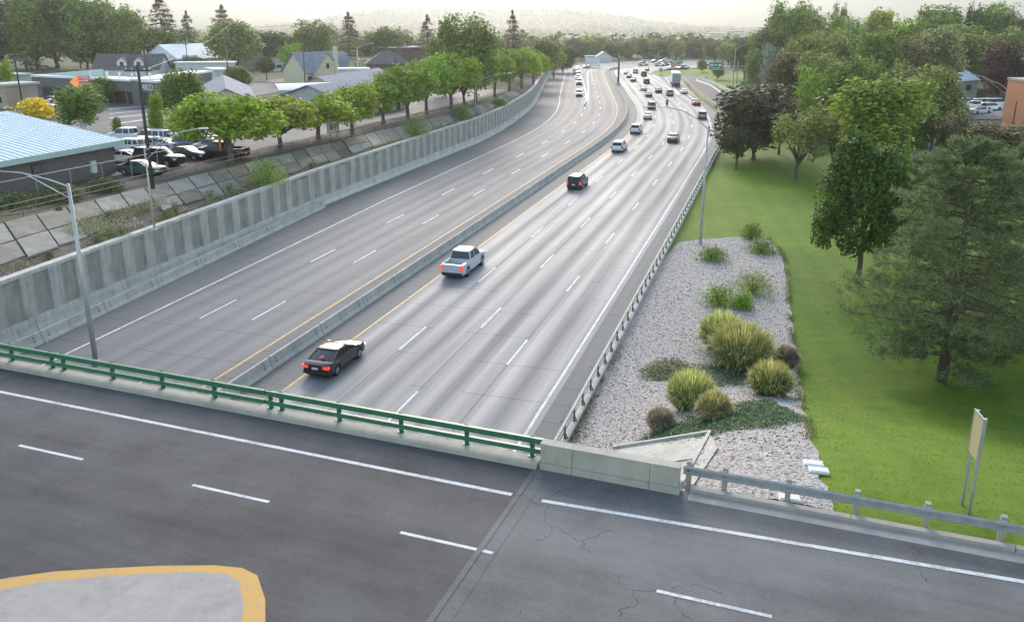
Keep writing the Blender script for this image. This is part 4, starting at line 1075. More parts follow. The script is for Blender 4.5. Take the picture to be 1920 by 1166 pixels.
def scatter_stones():
    rng=np.random.RandomState(37); C=[]
    while len(C)<9000:
        y=rng.uniform(27,79); x0=fw(y-44,17.1)[0]; xe=lerp(GE,y); x=rng.uniform(xe-14,xe-.05)
        s,t=st(x,y)
        if t<17.2: continue
        C.append((x,y,zright(x,y,s,t)+.05))
    C=np.array(C); n=len(C); m=MB(); rn=random.Random(3)
    for i,(x,y,z) in enumerate(C):
        r=rn.uniform(.03,.085); h=r*.7; a=rn.random()*3
        vs=[(x+r*math.cos(a+k*1.571)*rn.uniform(.7,1.1),y+r*math.sin(a+k*1.571)*rn.uniform(.7,1.1),z) for k in range(4)]+[(x+rn.uniform(-.02,.02),y,z+h)]
        m.add(vs,[(0,1,4),(1,2,4),(2,3,4),(3,0,4)],rn.choice((0,0,1,2)))
    o=m.build('gravel_stones',[M['stoneA'],M['stoneB'],M['stoneC']]); tag(o,kind='stuff')
M['stoneA']=surf('pale_stone',(.55,.53,.50),.9,.2,3); M['stoneB']=surf('pink_stone',(.42,.33,.30),.9,.2,3); M['stoneC']=surf('dark_stone',(.13,.12,.11),.9,.2,3)
scatter_stones()

def strip_weeds(name,n,seed,s0,s1,f0,f1,leaf,hh,sz,thr):
    rng=np.random.RandomState(seed); C=[];
    while len(C)<n:
        s=rng.uniform(s0,s1); f=rng.uniform(f0,f1)
        if math.sin(s*.9+seed)+math.sin(s*.37+2)+math.sin(f*9+s*.2)<thr: continue
        a=lerp(SLOPT,s); b=lerp(WALLT,s)-.4; x,y,_=fw(s,a+(b-a)*f)
        C.append((x,y,zup(y)+(3.85-zup(y))*f+.05+rng.rand()**2*hh))
    C=np.array(C); d=rng.normal(0,.5,C.shape); d[:,2]=1
    me=quads(name,C,rng.normal(size=C.shape),sz*rng.uniform(.6,1.5,n),.3,LEAF[leaf],rng=rng,long_dir=d)
    o=bpy.data.objects.new(name,me); link(o); tag(o,kind='stuff')
strip_weeds('slope_weeds',9000,3,-10,130,.80,1.0,'weed',.45,.09,.1)
strip_weeds('dry_brush',7000,5,-10,130,.84,1.0,'twig',.35,.08,-.4)
strip_weeds('dry_brush',5000,7,11,24,.42,.95,'twig',.4,.10,-.3)
strip_weeds('slope_weeds',2500,9,9,26,.40,.95,'mid',.5,.09,.5)
def edge_weeds():
    rng=np.random.RandomState(41); C=[]
    while len(C)<5000:
        y=rng.uniform(29,79); x=lerp(GE,y)+rng.normal(0,.16)
        if math.sin(y*1.7)+math.sin(y*.61+1)<-.3: continue
        C.append((x,y,zright(x,y)+.06+rng.rand()**2*.16))
    C=np.array(C); d=rng.normal(0,.5,C.shape); d[:,2]=1
    me=quads('edge_weeds',C,rng.normal(size=C.shape),.05*rng.uniform(.6,1.5,len(C)),.35,LEAF['weed'],rng=rng,long_dir=d); o=bpy.data.objects.new('edge_weeds',me); link(o); tag(o,kind='stuff')
edge_weeds()
# ================================================================== BUILDINGS AND GROUND ON THE LEFT
M['roof_blue']=surf('pale_blue_metal_roof',(.62,.72,.78),.62,.08,.5); M['fascia']=surf('pale_green_fascia',(.50,.62,.58),.6,.08,1)
M['shingle']=surf('grey_shingle_roof',(.24,.26,.31),.9,.5,2.2,bump=.5,bscale=6); M['shingle_dark']=surf('dark_shingle_roof',(.13,.12,.12),.9,.3,2,bump=.4,bscale=6)
M['roof_white']=surf('white_membrane_roof',(.78,.79,.80),.6,.06,.5); M['cream']=surf('cream_stucco',(.66,.60,.42),.85,.08,1); M['shopwall']=surf('pale_shop_wall',(.50,.50,.49),.85,.12,.8)
M['greywall']=surf('grey_brown_facade',(.155,.148,.14),.85,.12,.8); M['brown']=surf('brown_siding',(.13,.10,.085),.85,.15,1.2); M['stucco_white']=surf('white_stucco',(.62,.64,.66),.85,.08,1)
M['orange']=surf('orange_stucco',(.60,.27,.15),.85,.08,.7); M['mint']=surf('mint_wall',(.45,.58,.52),.85,.1,1); M['tan']=surf('tan_wall',(.42,.35,.27),.85,.12,1)
def blockwall():
    m,t,b=newmat('grey_concrete_block'); k=NT(t); tc=k.n('ShaderNodeTexCoord').outputs['Object']
    r=k.n('ShaderNodeMapping'); r.inputs['Rotation'].default_value=(R_(90),0,0); k.l(tc,r.inputs['Vector'])
    br_=k.n('ShaderNodeTexBrick'); br_.inputs['Scale'].default_value=1; br_.inputs['Brick Width'].default_value=.42; br_.inputs['Row Height'].default_value=.21; br_.inputs['Mortar Size'].default_value=.012
    br_.inputs['Color1'].default_value=(.17,.155,.15,1); br_.inputs['Color2'].default_value=(.20,.185,.175,1); br_.inputs['Mortar'].default_value=(.13,.12,.115,1); k.l(r.outputs[0],br_.inputs['Vector'])
    k.l(k.mix(k.m('MULTIPLY',k.noise(tc,.6,5),.5),br_.outputs[0],(.14,.13,.13)),b.inputs['Base Color']); b.inputs['Roughness'].default_value=.9; return m
M['block']=blockwall()
# asphalt sheets on the upper ground
def up(x,y,dz=.03):
    # pixel on the upper ground (z = zup(Y))
    z=5.2
    for _ in range(6): p=P(x,y,z); z=zup(p[1])
    return (p[0],p[1],z+dz)
def upsheet(name,pts,mat,dz=.03):
    m=MB(); vs=[up(x,y,dz) for x,y in pts]; m.add(vs,[tuple(range(len(vs)))]); return tag(m.build(name,mat),kind='structure')
upsheet('parking_lot',[(225,336),(420,306),(560,268),(700,230),(860,196),(960,168),(900,168),(700,190),(520,222),(380,232),(200,262),(140,300)],M['asph_lot'],.02)
upsheet('street',[(-80,275),(160,258),(292,234),(400,206),(470,182),(640,152),(900,124),(900,116),(620,138),(440,158),(300,178),(130,196),(-80,212)],M['asph_lot'],.04)
upsheet('shop_lot',[(-60,205),(60,207),(300,186),(300,168),(60,160),(-60,165)],M['asph_lot'],.06)
upsheet('fence_verge',[(-90,418),(57,398),(187,366),(325,333),(475,297),(712,244),(853,210),(845,203),(700,234),(470,285),(300,322),(180,350),(-90,398)],M['dirt'],.03)
for i,pts in enumerate(([(205,205),(292,197),(292,198.5),(205,206.5)],[(205,214),(292,206),(292,207),(205,215)],[(205,222),(292,213.5),(292,215),(205,223.5)],[(220,232),(292,222),(292,224),(220,234)])):
    upsheet('street_line',pts,M['white_line'],.08)
def house(name,label,pL,pR,depth,hw,wall,roof,kind='gable',rise=2.,over=.4,wins=(),door=(),cat='house',world=False,z=None,roofname='roof',sides=(),trim=None,glassm=None,frame=True,eave=None):
    """front wall from pixel pL to pixel pR (their feet), box going back; wins=(u0,u1,z0,z1) fractions of width / metres"""
    a=Vector(up(*pL,0)) if z is None else Vector(P(*pL,z)); b=Vector(up(*pR,0)) if z is None else Vector(P(*pR,z))
    if eave is not None:
        a=Vector(P(*pL,eave)); b=Vector(P(*pR,eave)); a.z=b.z=zup((a.y+b.y)/2)
    z0=min(a.z,b.z); a.z=b.z=z0
    yaw=math.atan2(b.y-a.y,b.x-a.x); L=(b-a).length
    root=empty(name,a,yaw,label,cat)
    m=MB(); D=depth
    if kind=='gable_front':  # ridge runs back from the front wall, triangular gable in front
        vs=[(0,0,-.3),(L,0,-.3),(L,0,hw),(L/2,0,hw+rise),(0,0,hw),(0,D,-.3),(L,D,-.3),(L,D,hw),(L/2,D,hw+rise),(0,D,hw)]
        m.add(vs,[(0,1,2,3,4),(9,8,7,6,5),(1,6,7,2),(5,0,4,9)]); m.build('wall',wall,root)
        m=MB(); e=over; k_=rise/(L/2)
        for sx in (0,1):
            x0,x1=(-e,L/2) if sx==0 else (L/2,L+e); za,zb_=(hw-e*k_,hw+rise) if sx==0 else (hw+rise,hw-e*k_)
            m.add([(x0,-e,za+.03),(x1,-e,zb_+.03),(x1,D+e,zb_+.03),(x0,D+e,za+.03),(x0,-e,za+.18),(x1,-e,zb_+.18),(x1,D+e,zb_+.18),(x0,D+e,za+.18)],[(3,2,1,0),(4,5,6,7),(0,1,5,4),(1,2,6,5),(2,3,7,6),(3,0,4,7)])
        rf=m.build(roofname,roof,root)
    elif kind=='gable':      # ridge parallel to the front wall
        vs=[(0,0,-.3),(L,0,-.3),(L,0,hw),(0,0,hw),(0,D,-.3),(L,D,-.3),(L,D,hw),(0,D,hw),(0,D/2,hw+rise),(L,D/2,hw+rise)]
        m.add(vs,[(0,1,2,3),(7,6,5,4),(1,5,6,9,2),(4,0,3,8,7)]); m.build('wall',wall,root)
        m=MB(); e=over; k_=rise/(D/2)
        for sy in (0,1):
            y0,y1=(-e,D/2) if sy==0 else (D/2,D+e); za,zb_=(hw-e*k_,hw+rise) if sy==0 else (hw+rise,hw-e*k_)
            m.add([(-e,y0,za+.03),(L+e,y0,za+.03),(L+e,y1,zb_+.03),(-e,y1,zb_+.03),(-e,y0,za+.18),(L+e,y0,za+.18),(L+e,y1,zb_+.18),(-e,y1,zb_+.18)],[(3,2,1,0),(4,5,6,7),(0,1,5,4),(1,2,6,5),(2,3,7,6),(3,0,4,7)])
        rf=m.build(roofname,roof,root)
    elif kind=='hip':
        m.box(0,L,0,D,-.3,hw); m.build('wall',wall,root)
        m=MB(); e=over; i_=min(L,D)/2*.95
        m.add([(-e,-e,hw+.02),(L+e,-e,hw+.02),(L+e,D+e,hw+.02),(-e,D+e,hw+.02),(i_,D/2,hw+rise),(L-i_,D/2,hw+rise)],[(0,1,5,4),(1,2,5),(2,3,4,5),(3,0,4),(3,2,1,0)]); rf=m.build(roofname,roof,root)
    else:
        m.box(0,L,0,D,-.3,hw); m.build('wall',wall,root)
        m=MB(); m.box(-over,L+over,-over,D+over,hw+.003,hw+.35); rf=m.build(roofname,roof,root)
    for (u0,u1,a0,a1) in wins:
        x0,x1=u0*L,u1*L
        m=MB(); m.box(x0-.12,x1+.12,-.07,-.003,a0-.12,a1+.12); f=m.build('window',trim or M['white'],root)
        m=MB(); m.box(x0,x1,-.09,-.0705,a0,a1); m.build('pane',glassm or M['wglass'],f)
    for (u0,u1,a0,a1) in sides:
        y0,y1=u0*D,u1*D; m=MB(); m.box(L+.003,L+.07,y0-.12,y1+.12,a0-.12,a1+.12); f=m.build('window',trim or M['white'],root)
        m=MB(); m.box(L+.0705,L+.09,y0,y1,a0,a1); m.build('pane',glassm or M['wglass'],f)
    for (u0,u1,a0,a1) in door:
        m=MB(); m.box(u0*L,u1*L,-.05,-.002,a0,a1); m.build('door',M['trim'],root)
    return root,L,rf
# ---- block building with the pale blue metal roof
def blue_building():
    ez=8.55
    E1=Vector(P(232,263,ez)); E0=Vector(P(0,304,ez)); F=Vector(P(12,209,9.6))
    ud=(E0-E1).normalized(); E0=E1+ud*30
    rd=(F-E1); rl=rd.length
    root=empty('block_building',(E1.x,E1.y,zup(E1.y)),math.atan2(ud.y,ud.x),'low grey concrete block building with a pale blue ribbed metal roof','building')
    inv=(Matrix.Translation(root.location)@Matrix.Rotation(root.rotation_euler.z,4,'Z')).inverted()
    loc=lambda v: inv@Vector(v)
    e1=loc(E1); e0=loc(E0); f=loc(F); g=f+(e0-e1)
    m=MB(); th=Vector((0,0,.10))
    m.add([e1,e0,g,f,e1-th,e0-th,g-th,f-th],[(0,3,2,1),(4,5,6,7),(0,1,5,4),(1,2,6,5),(2,3,7,6),(3,0,4,7)]); m.build('roof',M['roof_blue'],root)
    m=MB(); n=44
    up_=Vector((0,0,.035))
    for i in range(n+1):
        q=e1.lerp(e0,i/n); m.beam(q+up_,q+(f-e1)+up_,.07,.09)
    m.build('roof_rib',M['roof_blue'],root)
    m=MB(); 
    nrm=Vector((0,0,0)); d=(e0-e1).normalized(); out=Vector((d.y,-d.x,0)); 
    if out.dot(f-e1)>0: out=-out
    m.beam(e1+out*.06-Vector((0,0,.2)),e0+out*.06-Vector((0,0,.2)),.10,.5); m.build('fascia',M['fascia'],root)
    # wall set back under the eave
    bk=-out; w0=e1+bk*.7+d*.8; w1=e0+bk*.7; r=(f-e1); r.z=0; zt=e1.z-.12
    base=-.4
    def zc(v,z): return Vector((v.x,v.y,z))
    back=r*.93
    m=MB(); m.add([zc(w0,base),zc(w1,base),zc(w1,zt),zc(w0,zt),zc(w0+back,base),zc(w0+back,zt+.85),zc(w1+back,base),zc(w1+back,zt+.85)],[(0,1,2,3),(0,3,5,4),(4,5,7,6),(1,6,7,2)]); m.build('wall',M['block'],root)
    # steel window, white electric box, scrawl
    def onwall(px,py):
        # intersection of a pixel ray with the wall plane
        rr=(px-960)/FPX; u=-(py-540)/FPX
        dr=Vector((rr, math.cos(TH)+u*math.sin(TH), -math.sin(TH)+u*math.cos(TH)))
        o=inv@Vector((0,0,CAMH)); dl=(inv.to_3x3()@dr)
        k_=(w0-o).dot(out)/dl.dot(out); return o+dl*k_
    c=onwall(69,320)
    m=MB(); m.beam(c-d*.55+out*.03,c+d*.55+out*.03,.06,1.1); fr=m.build('window',M['trim'],root)
    m=MB(); m.beam(c-d*.47+out*.07,c+d*.47+out*.07,.03,.95); m.build('pane',M['steel_dark'],fr)
    c=onwall(173,313); m=MB(); m.beam(c-d*.28+out*.15,c+d*.28+out*.15,.3,1.15); q=m.build('meter_box',M['white'],root)
    m=MB(); m.beam(c-d*.06+out*.31+Vector((0,0,.25)),c+d*.06+out*.31+Vector((0,0,.25)),.02,.14); m.build('dial',M['black'],q)
    m=MB(); rn=random.Random(4)
    def stroke(pts):
        for (a0,b0),(a1,b1) in zip(pts[:-1],pts[1:]):
            m.beam(onwall(a0,b0)+out*.03,onwall(a1,b1)+out*.03,.012,.05)
    stroke([(139,300),(139.3,302)]); stroke([(142,305),(138,307),(139,311),(143,310)]); stroke([(144,306),(145,311)]); stroke([(147,305),(146,309),(149,310),(150,306),(147,305)]); stroke([(152,311),(152,305),(157,310),(157,303)]); stroke([(140,313),(147,315),(153,313),(158,309)])
    m.build('graffiti',surf('faded_spray_paint',(.30,.31,.34),.8,.1,3),root)
blue_building()
# ---- long grey shop with the number board
def grey_shop():
    r,L,rf=house('commercial_building','long low grey brown shop with garage like windows and the number 4822',(66,186),(300,201),5,4.3,M['greywall'],M['roof_white'],'flat',over=.15,cat='shop',
      wins=[(u,u+.085,.3,2.5) for u in (.08,.19,.30,.57,.67,.77)],door=[(.50,.54,0,2.3),(.87,.95,0,2.6)],trim=M['greywall'])
    cu=bpy.data.curves.new('sign_number','FONT'); cu.body='4822'; cu.size=1.5; cu.extrude=.04; cu.align_x='CENTER'
    o=bpy.data.objects.new('sign_number',cu); me=bpy.data.meshes.new_from_object(o); me.materials.clear(); me.materials.append(M['white']); o2=bpy.data.objects.new('sign_number',me); link(o2,r)
    o2.location=(L*.93,-.08,2.95); o2.rotation_euler=(math.pi/2,0,0); bpy.data.objects.remove(o)
    for i in range(10):
        m=MB(); m.tube([(0,0,0),(0,0,.8)],.12,6); m.box(-.2,.2,-.2,.2,.8,.95); v=m.build('roof_vent',M['white'],r); v.location=(L*(.42+.055*i+(i%3)*.012),2+i%2*2,4.64)
    m=MB(); m.add([(0,2,4.66),(L*.42,2,5.9),(L*.42,5,5.9),(0,5,4.66),(L*.42,2,4.66),(L*.42,5,4.66)],[(0,1,2,3),(0,4,1),(1,4,5,2),(2,5,3)]); m.build('raised_roof',M['fascia'],r)
    house('commercial_building','right hand wing of the grey shop, turned toward the street',(301,199),(401,178),5,4.6,M['greywall'],M['roof_white'],'flat',over=.15,cat='shop',wins=[(.1,.25,.8,2.4)],trim=M['greywall'])
grey_shop()
dh,dL,_=house('house','dark roofed house with two small white dormers behind the grey shop',(178,150),(300,150),8,3,M['stucco_white'],M['shingle_dark'],'gable',rise=3.4,over=.5)
for i,u in enumerate((.43,.69)):
    q=MB(); q.add([(-1.3,0,0),(1.3,0,0),(1.3,0,1.5),(0,0,2.6),(-1.3,0,1.5),(-1.3,3,0),(1.3,3,0),(1.3,3,1.5),(0,3,2.6),(-1.3,3,1.5)],[(0,1,2,3,4),(1,6,7,2),(5,0,4,9),(2,7,8,3),(3,8,9,4)]); w_=q.build('dormer',M['white'],dh); w_.location=(dL*u,.5,3.1)
    m=MB(); m.add([(-1.7,-.2,1.3),(0,-.2,2.75),(0,3,2.75),(-1.7,3,1.3),(1.7,-.2,1.3),(1.7,3,1.3)],[(0,1,2,3),(1,4,5,2)]); m.build('dormer_roof',M['shingle_dark'],w_)
    m=MB(); m.box(-.5,.5,-.06,-.01,.4,1.5); m.build('pane',M['wglass'],w_)
house('flat_roof_building','long white flat roofed building behind the cypress row',(222,139.6),(310,139),6,3.6,M['stucco_white'],M['roof_white'],'flat',cat='building',wins=[(.3,.45,1,2.4)])
house('house','white gabled house with a pale blue roof beside the transformer pole',(338,138),(414,133),14,4.2,M['stucco_white'],M['roof_blue'],'gable',rise=4.0,over=.5,wins=[(.15,.25,1.2,2.6),(.5,.6,1.2,2.6)])
house('flat_roof_building','white flat roofed building in front of the pale blue roofed house',(332,149.6),(438,149),4,4.2,M['stucco_white'],M['roof_white'],'flat',cat='building')
house('garage_building','small pale building with one dark window behind the tall pole',(407,166),(431,165),7,4.0,M['stucco_white'],M['roof_white'],'flat',cat='building',wins=[(.2,.8,1.4,2.9)])
house('house','mint coloured low house behind the lollipop tree',(505,135),(540,134),7,2.8,M['mint'],M['shingle_dark'],'hip',rise=1.4,wins=[(.4,.7,1,2.1)])
house('house','low brown roofed house left of the mint one',(440,132),(510,131),8,2.8,M['tan'],M['shingle_dark'],'hip',rise=2.2)
# strip mall with grey shingles
house('shop_building','cream gabled shop end with a grey shingle roof behind the widest street tree',(374,195),(478,192),34,3.0,M['cream'],M['shingle'],'gable_front',rise=1.9,over=.6,cat='shop',eave=8.0)
house('shop_building','cream gable and long streaked shingle roof in the middle of the shops',(557,166),(638,167.5),30,2.9,M['cream'],M['shingle'],'gable_front',rise=1.9,over=.6,cat='shop',eave=7.7)
house('shop_building','long pale shop wall with dark door openings behind the street trees',(640,188),(760,172),12,3.0,M['shopwall'],M['shingle'],'gable',rise=1.9,over=.8,eave=7.9,cat='shop',door=[(.05,.09,0,2.4),(.22,.26,0,2.6),(.36,.41,0,2.6),(.55,.60,0,2.6),(.68,.72,0,2.6),(.84,.9,0,2.6)])
def awning():
    a=Vector(P(522,177,7.4)); b=Vector(P(640,173,7.4)); a.z=b.z=zup(a.y); z=3.1; root=empty('metal_canopy',a,math.atan2(b.y-a.y,b.x-a.x),'curved pale corrugated metal canopy between the two cream gables','canopy'); L=(b-a).length
    m=MB(); n=70; k_=6
    vs=[]
    for i in range(n+1):
        for j in range(k_): f=j/(k_-1); vs.append((L*i/n,-.5+3.6*f,z+.9*math.sin(f*1.5)+.05*(i%2)))
    m.add(vs,[(i*k_+j,(i+1)*k_+j,(i+1)*k_+j+1,i*k_+j+1) for i in range(n) for j in range(k_-1)])
    o=m.build('roof_sheet',M['roof_white'],root); s_=o.modifiers.new('s','SOLIDIFY'); s_.thickness=.04
    m=MB(); m.box(0,L,-.45,-.3,2.6,3.05); m.box(.5,L-.5,2.0,2.2,-.2,3.2); m.build('wall',M['shopwall'],root)
awning()
# cream storybook house
def cream_house():
    r,L,rf=house('house','cream stucco house with steep grey gables and a tall front chimney',(576,163),(668,158),11,3.4,M['cream'],M['shingle'],'gable',rise=4.2,over=.5,wins=[(.02,.12,1,2.4),(.40,.48,1,2.4),(.62,.71,1,2.4),(.80,.86,1,2.5),(.88,.94,1,2.5)])
    for (u,w_,h_,y0) in ((.38,7.4,5.4,-1.2),(.84,3.6,3.9,-1.6)):
        m=MB(); x=u*L; hw=3.2
        m.add([(x-w_/2,y0,-.3),(x+w_/2,y0,-.3),(x+w_/2,y0,hw),(x,y0,hw+h_-2.2+1.4),(x-w_/2,y0,hw),(x-w_/2,2,-.3),(x+w_/2,2,-.3),(x+w_/2,5,hw),(x,5,hw+h_-.8),(x-w_/2,5,hw)],[(0,1,2,3,4),(1,6,7,2),(5,0,4,9)]); g_=m.build('gable_wall',M['cream'],r)
        zt=hw+h_-.8; m=MB()
        for sx in (-1,1): m.add([(x+sx*(w_/2+.4),y0-.35,hw-.25),(x,y0-.35,zt+.12),(x,5,zt+.12),(x+sx*(w_/2+.4),5,hw-.25),(x+sx*(w_/2+.4),y0-.35,hw-.4),(x,y0-.35,zt-.03),(x,5,zt-.03),(x+sx*(w_/2+.4),5,hw-.4)],[(0,1,2,3),(7,6,5,4),(0,4,5,1),(1,5,6,2),(3,2,6,7),(0,3,7,4)])
        m.build('gable_roof',M['shingle'],r)
        m=MB(); m.box(x-.4,x+.4,y0-.04,y0-.001,hw+.9 if w_>5 else 1,hw+2.1 if w_>5 else 2.4); m.build('pane',M['wglass'],r)
    m=MB(); m.box(L*.50,L*.56,-2.0,-1.1,-.2,9.2); m.box(L*.49,L*.57,-2.1,-1.0,-.2,3.2); m.build('chimney',M['cream'],r)
cream_house()
house('flat_roof_building','white flat roofed shed in front of the cream house',(638,169),(690,168.6),3,4.4,M['stucco_white'],M['roof_white'],'flat',cat='building')
house('house','brown sided house with a dark roof and small windows',(690,151),(770,150),10,4.2,M['brown'],M['shingle_dark'],'hip',rise=3.2,wins=[(.08,.16,1.5,2.8),(.42,.50,1.5,2.9)])
house('bay_building','little white bay with a pointed roof on the brown house',(801-60,150),(812-60,150),3,3.4,M['stucco_white'],M['shingle_dark'],'gable_front',rise=1.6,cat='building',wins=[(.2,.8,1,2.8)])
house('flat_roof_building','dark building with a bright white flat roof under the fir',(738,128),(790,126),12,6.5,M['brown'],M['roof_white'],'flat',cat='building')
house('booth','small white kiosk beside the round sign',(563,152),(580,151),3,3.0,M['stucco_white'],M['roof_white'],'flat',cat='kiosk',wins=[(.15,.4,.8,2.4),(.6,.85,.8,2.4)])
house('house','white sided building with a shallow gable beyond the end of the wall',(1117,117),(1148,117),8,2.2,M['stucco_white'],M['stucco_white'],'gable_front',rise=2.6,cat='building',z=-.2)
house('flat_roof_building','blocky white building left of the shallow gabled one',(1099,119),(1115,119),6,3.0,M['shopwall'],M['shopwall'],'flat',cat='building',z=-.2)
house('flat_roof_building','small tan building at the far left edge behind the light green tree',(-14,204),(17,206),6,4.0,M['tan'],M['shopwall'],'flat',cat='building',wins=[(.55,.7,1,2.2)])
house('house','green grey walled building between the left pole and the grey shop',(38,182),(64,180),6,4.2,M['mint'],M['shopwall'],'flat',cat='building')
# right side
def ghouse(*a,**k):
    p=G(*a[2]); k['z']=p[2]; return house(*a,**k)
ghouse('house','grey roofed two storey house behind the white parking lot',(1786,196),(1828,192),12,5.2,M['shopwall'],M['roof_blue'],'gable',rise=3.2,wins=[(.45,.7,2.8,4.2)])
ghouse('house','white sided house with a grey roof at the right picture edge',(1896,180),(1960,184),10,6,M['white'],M['shingle'],'gable',rise=3,wins=[(.05,.15,3,4.6),(.2,.28,3,4.6)])
ghouse('shed','pale metal roofed shed in front of the white sided house',(1894,196),(1950,202),7,3.4,M['stucco_white'],M['roof_blue'],'gable',rise=1.6,cat='shed')
ghouse('building','flat orange stucco building at the right picture edge',(1873,252),(1990,285),22,8.4,M['orange'],M['conc_warm'],'flat',over=.12,cat='building')
ghouse('shed','small pale storage shed behind the dark wood trunks',(1518,225),(1540,224),4,2.8,M['shopwall'],M['shingle_dark'],'gable',rise=.9,cat='shed')
# faraway town blocks, each a thing
TB=[(1141,1168,70,64,'pale office block over the tree belt left of the row of town blocks'),(1125,1140,77,72,'tiny white block beside the pale office block'),(1205,1232,74,67,'brick and white town block over the lamp row'),(1233,1252,75,69,'white fronted town block next to the brick one'),(1256,1280,79,73,'low white town block above the small green sign'),(1280,1306,73,63,'pale grey town block half hidden by trees'),(1308,1330,78,66,'white office slab left of the long blue grey one'),(1330,1362,73,62,'blue windowed office slab'),(1362,1396,74,58,'long dusky grey block touching the wood on the right'),(1335,1368,80,74,'bright low white roof below the blue windowed slab'),
 (1040,1054,88,78,'white billboard like block past the street trees'),(1076,1088,96,92,'tiny pale building at the end of the slip lane'),(920,945,82,77,'white roofed building behind the two-toned fir'),(1190,1198,64,58,'slim white tower on the valley floor'),(1092,1104,83,78,'small tan house past the slip lane'),(540,560,112,107,'little pale roof among the trees left of the cream house')]
for x0,x1,b,t_,lab in TB:
    z=-22 if b<90 else -.3
    p=Vector(P(x0,b+3,z)); q=Vector(P(x1,b+3,z)); hh=height_to(p,t_)
    root=empty('town_block',p,math.atan2(q.y-p.y,q.x-p.x),lab,'building','town blocks in the valley'); L=(q-p).length
    m=MB(); m.box(0,L,0,L*.6,-2,hh); m.build('wall',[M['stucco_white'],M['tan'],M['shopwall']][int(x0)%3],root)
    m=MB(); m.box(-.3,L+.3,-.3,L*.6+.3,hh+.003,hh+.5); m.build('roof',M['roof_white'],root)
    m=MB(); nf=max(1,int(hh/4))
    for k_ in range(nf): m.box(L*.05,L*.95,-.06,-.004,1.6+k_*hh/nf,1.6+k_*hh/nf+min(1.5,hh/nf*.4))
    m.build('window_band',M['wglass'],root)
me=None; rn=random.Random(21)
for i in range(150):
    d=rn.uniform(3000,4300); a=rn.uniform(-12,11)
    X=d*math.sin(R_(a)); Y=d*math.cos(R_(a)); bench=72*math.exp(-((d-3900)/620)**2)*sstep(-17,-7,a)*(1-sstep(2.5,12.5,a))
    s_=rn.uniform(.8,1.7)
    if me is None:
        root=empty('distant_house',(0,0,0)); m=MB(); m.box(-7,7,-5,5,-3,5); w1=m.build('wall',M['stucco_white'],root); m=MB(); m.add([(-8,-6,5),(8,-6,5),(8,6,5),(-8,6,5),(-8,0,9),(8,0,9)],[(0,1,5,4),(2,3,4,5),(1,2,5),(3,0,4)]); w2=m.build('roof',M['shingle'],root); me=(w1.data,w2.data)
    else:
        root=empty('distant_house',(0,0,0))
        for nm,d_ in zip(('wall','roof'),me): link(bpy.data.objects.new(nm,d_),root)
    root.location=(X,Y,-22+bench+4); root.rotation_euler=(0,0,rn.random()*3); root.scale=(s_,s_,s_)
    tag(root,'tiny pale house on the hazy hillside bench beyond the valley','house','houses on the distant hillside')
# ================================================================== POLES, LAMPS, SIGNS
def lamp(name,label,base,top,arm,mat,cat='street lamp',group=None,r=.09,head='cobra',brace=True):
    "arm: list of (dx,dy,dz) points relative to the top of the pole"
    root=empty(name,base,0,label,cat,group); h=top
    m=MB(); m.tube([(0,0,0),(0,0,h)],[r,r*.55],10); m.build('pole',mat,root,smooth=True)
    m=MB(); m.box(-.18,.18,-.18,.18,-.02,.05); m.tube([(0,0,.05),(0,0,.30)],r*1.35,10); m.build('base_plate',mat,root)
    for armp in arm:
        pts=[Vector((0,0,h-.15))]+[Vector((x,y,h+z)) for x,y,z in armp]
        m=MB(); m.tube(pts,[.05]+[.045]*(len(pts)-2)+[.035],7); 
        if brace and len(pts)>2: 
            e=pts[-2]; m.tube([(0,0,h-.85),Vector((e.x*.9,e.y*.9,e.z-.06))],.032,6)
        m.build('arm',mat,root,smooth=True)
        e=pts[-1]; d=(pts[-1]-pts[-2]); d.z=0; d.normalize(); m=MB()
        sd=Vector((d.y,-d.x,0))
        vs=[e+d*a+sd*b+Vector((0,0,c)) for a,b,c in ((-.1,-.09,-.03),(-.1,.09,-.03),(.62,.14,-.05),(.62,-.14,-.05),(-.1,-.07,.06),(-.1,.07,.06),(.55,.10,.07),(.55,-.10,.07))]
        m.add(vs,[(0,1,2,3),(7,6,5,4),(0,4,5,1),(1,5,6,2),(2,6,7,3),(3,7,4,0)]); m.build('lamp_head',M['white'] if head=='led' else mat,root)
    return root
M['pole']=surf('galvanised_pole',(.50,.51,.50),.5,.12,2,metal=.35); M['darkpole']=surf('dark_painted_pole',(.035,.035,.04),.5,.1,2)
b_=P(181,683,0); lamp('street_lamp','tall tapered grey lamp post rising from the westbound shoulder beside the overpass',b_,11.1,[[(-1.6*.93,1.6*.36,.18),(-3.6*.93,3.6*.36,.42),(-5.4*.93,5.4*.36,.40)]],M['pole'],r=.17)
p=P(290,431,4.15); a=fw(14,-16); 
lamp('street_lamp','pale lamp post standing on the fluted wall with a flat LED arm',p,6.4,[[(1.0,.5,.35),(2.6,1.3,1.15),(3.8,1.9,1.3)]],M['pole'],head='led')
p=P(892,218,4.0); lamp('street_lamp','grey lamp post on the fluted wall among the far street trees',p,5.6,[[(2.0,.6,1.0),(4.4,1.2,1.5),(5.6,1.5,1.5)]],M['pole'],head='led')
p=G(1313,458); lamp('street_lamp','tall lamp post on the gravel corner with a long curved arm over the eastbound lanes',p,10.7,[[(-.9,.2,.7),(-2.3,.5,1.45),(-3.6,.8,1.72),(-5.1,1.1,1.72)]],M['pole'],r=.15,brace=False)
p=P(1159,160,0); 
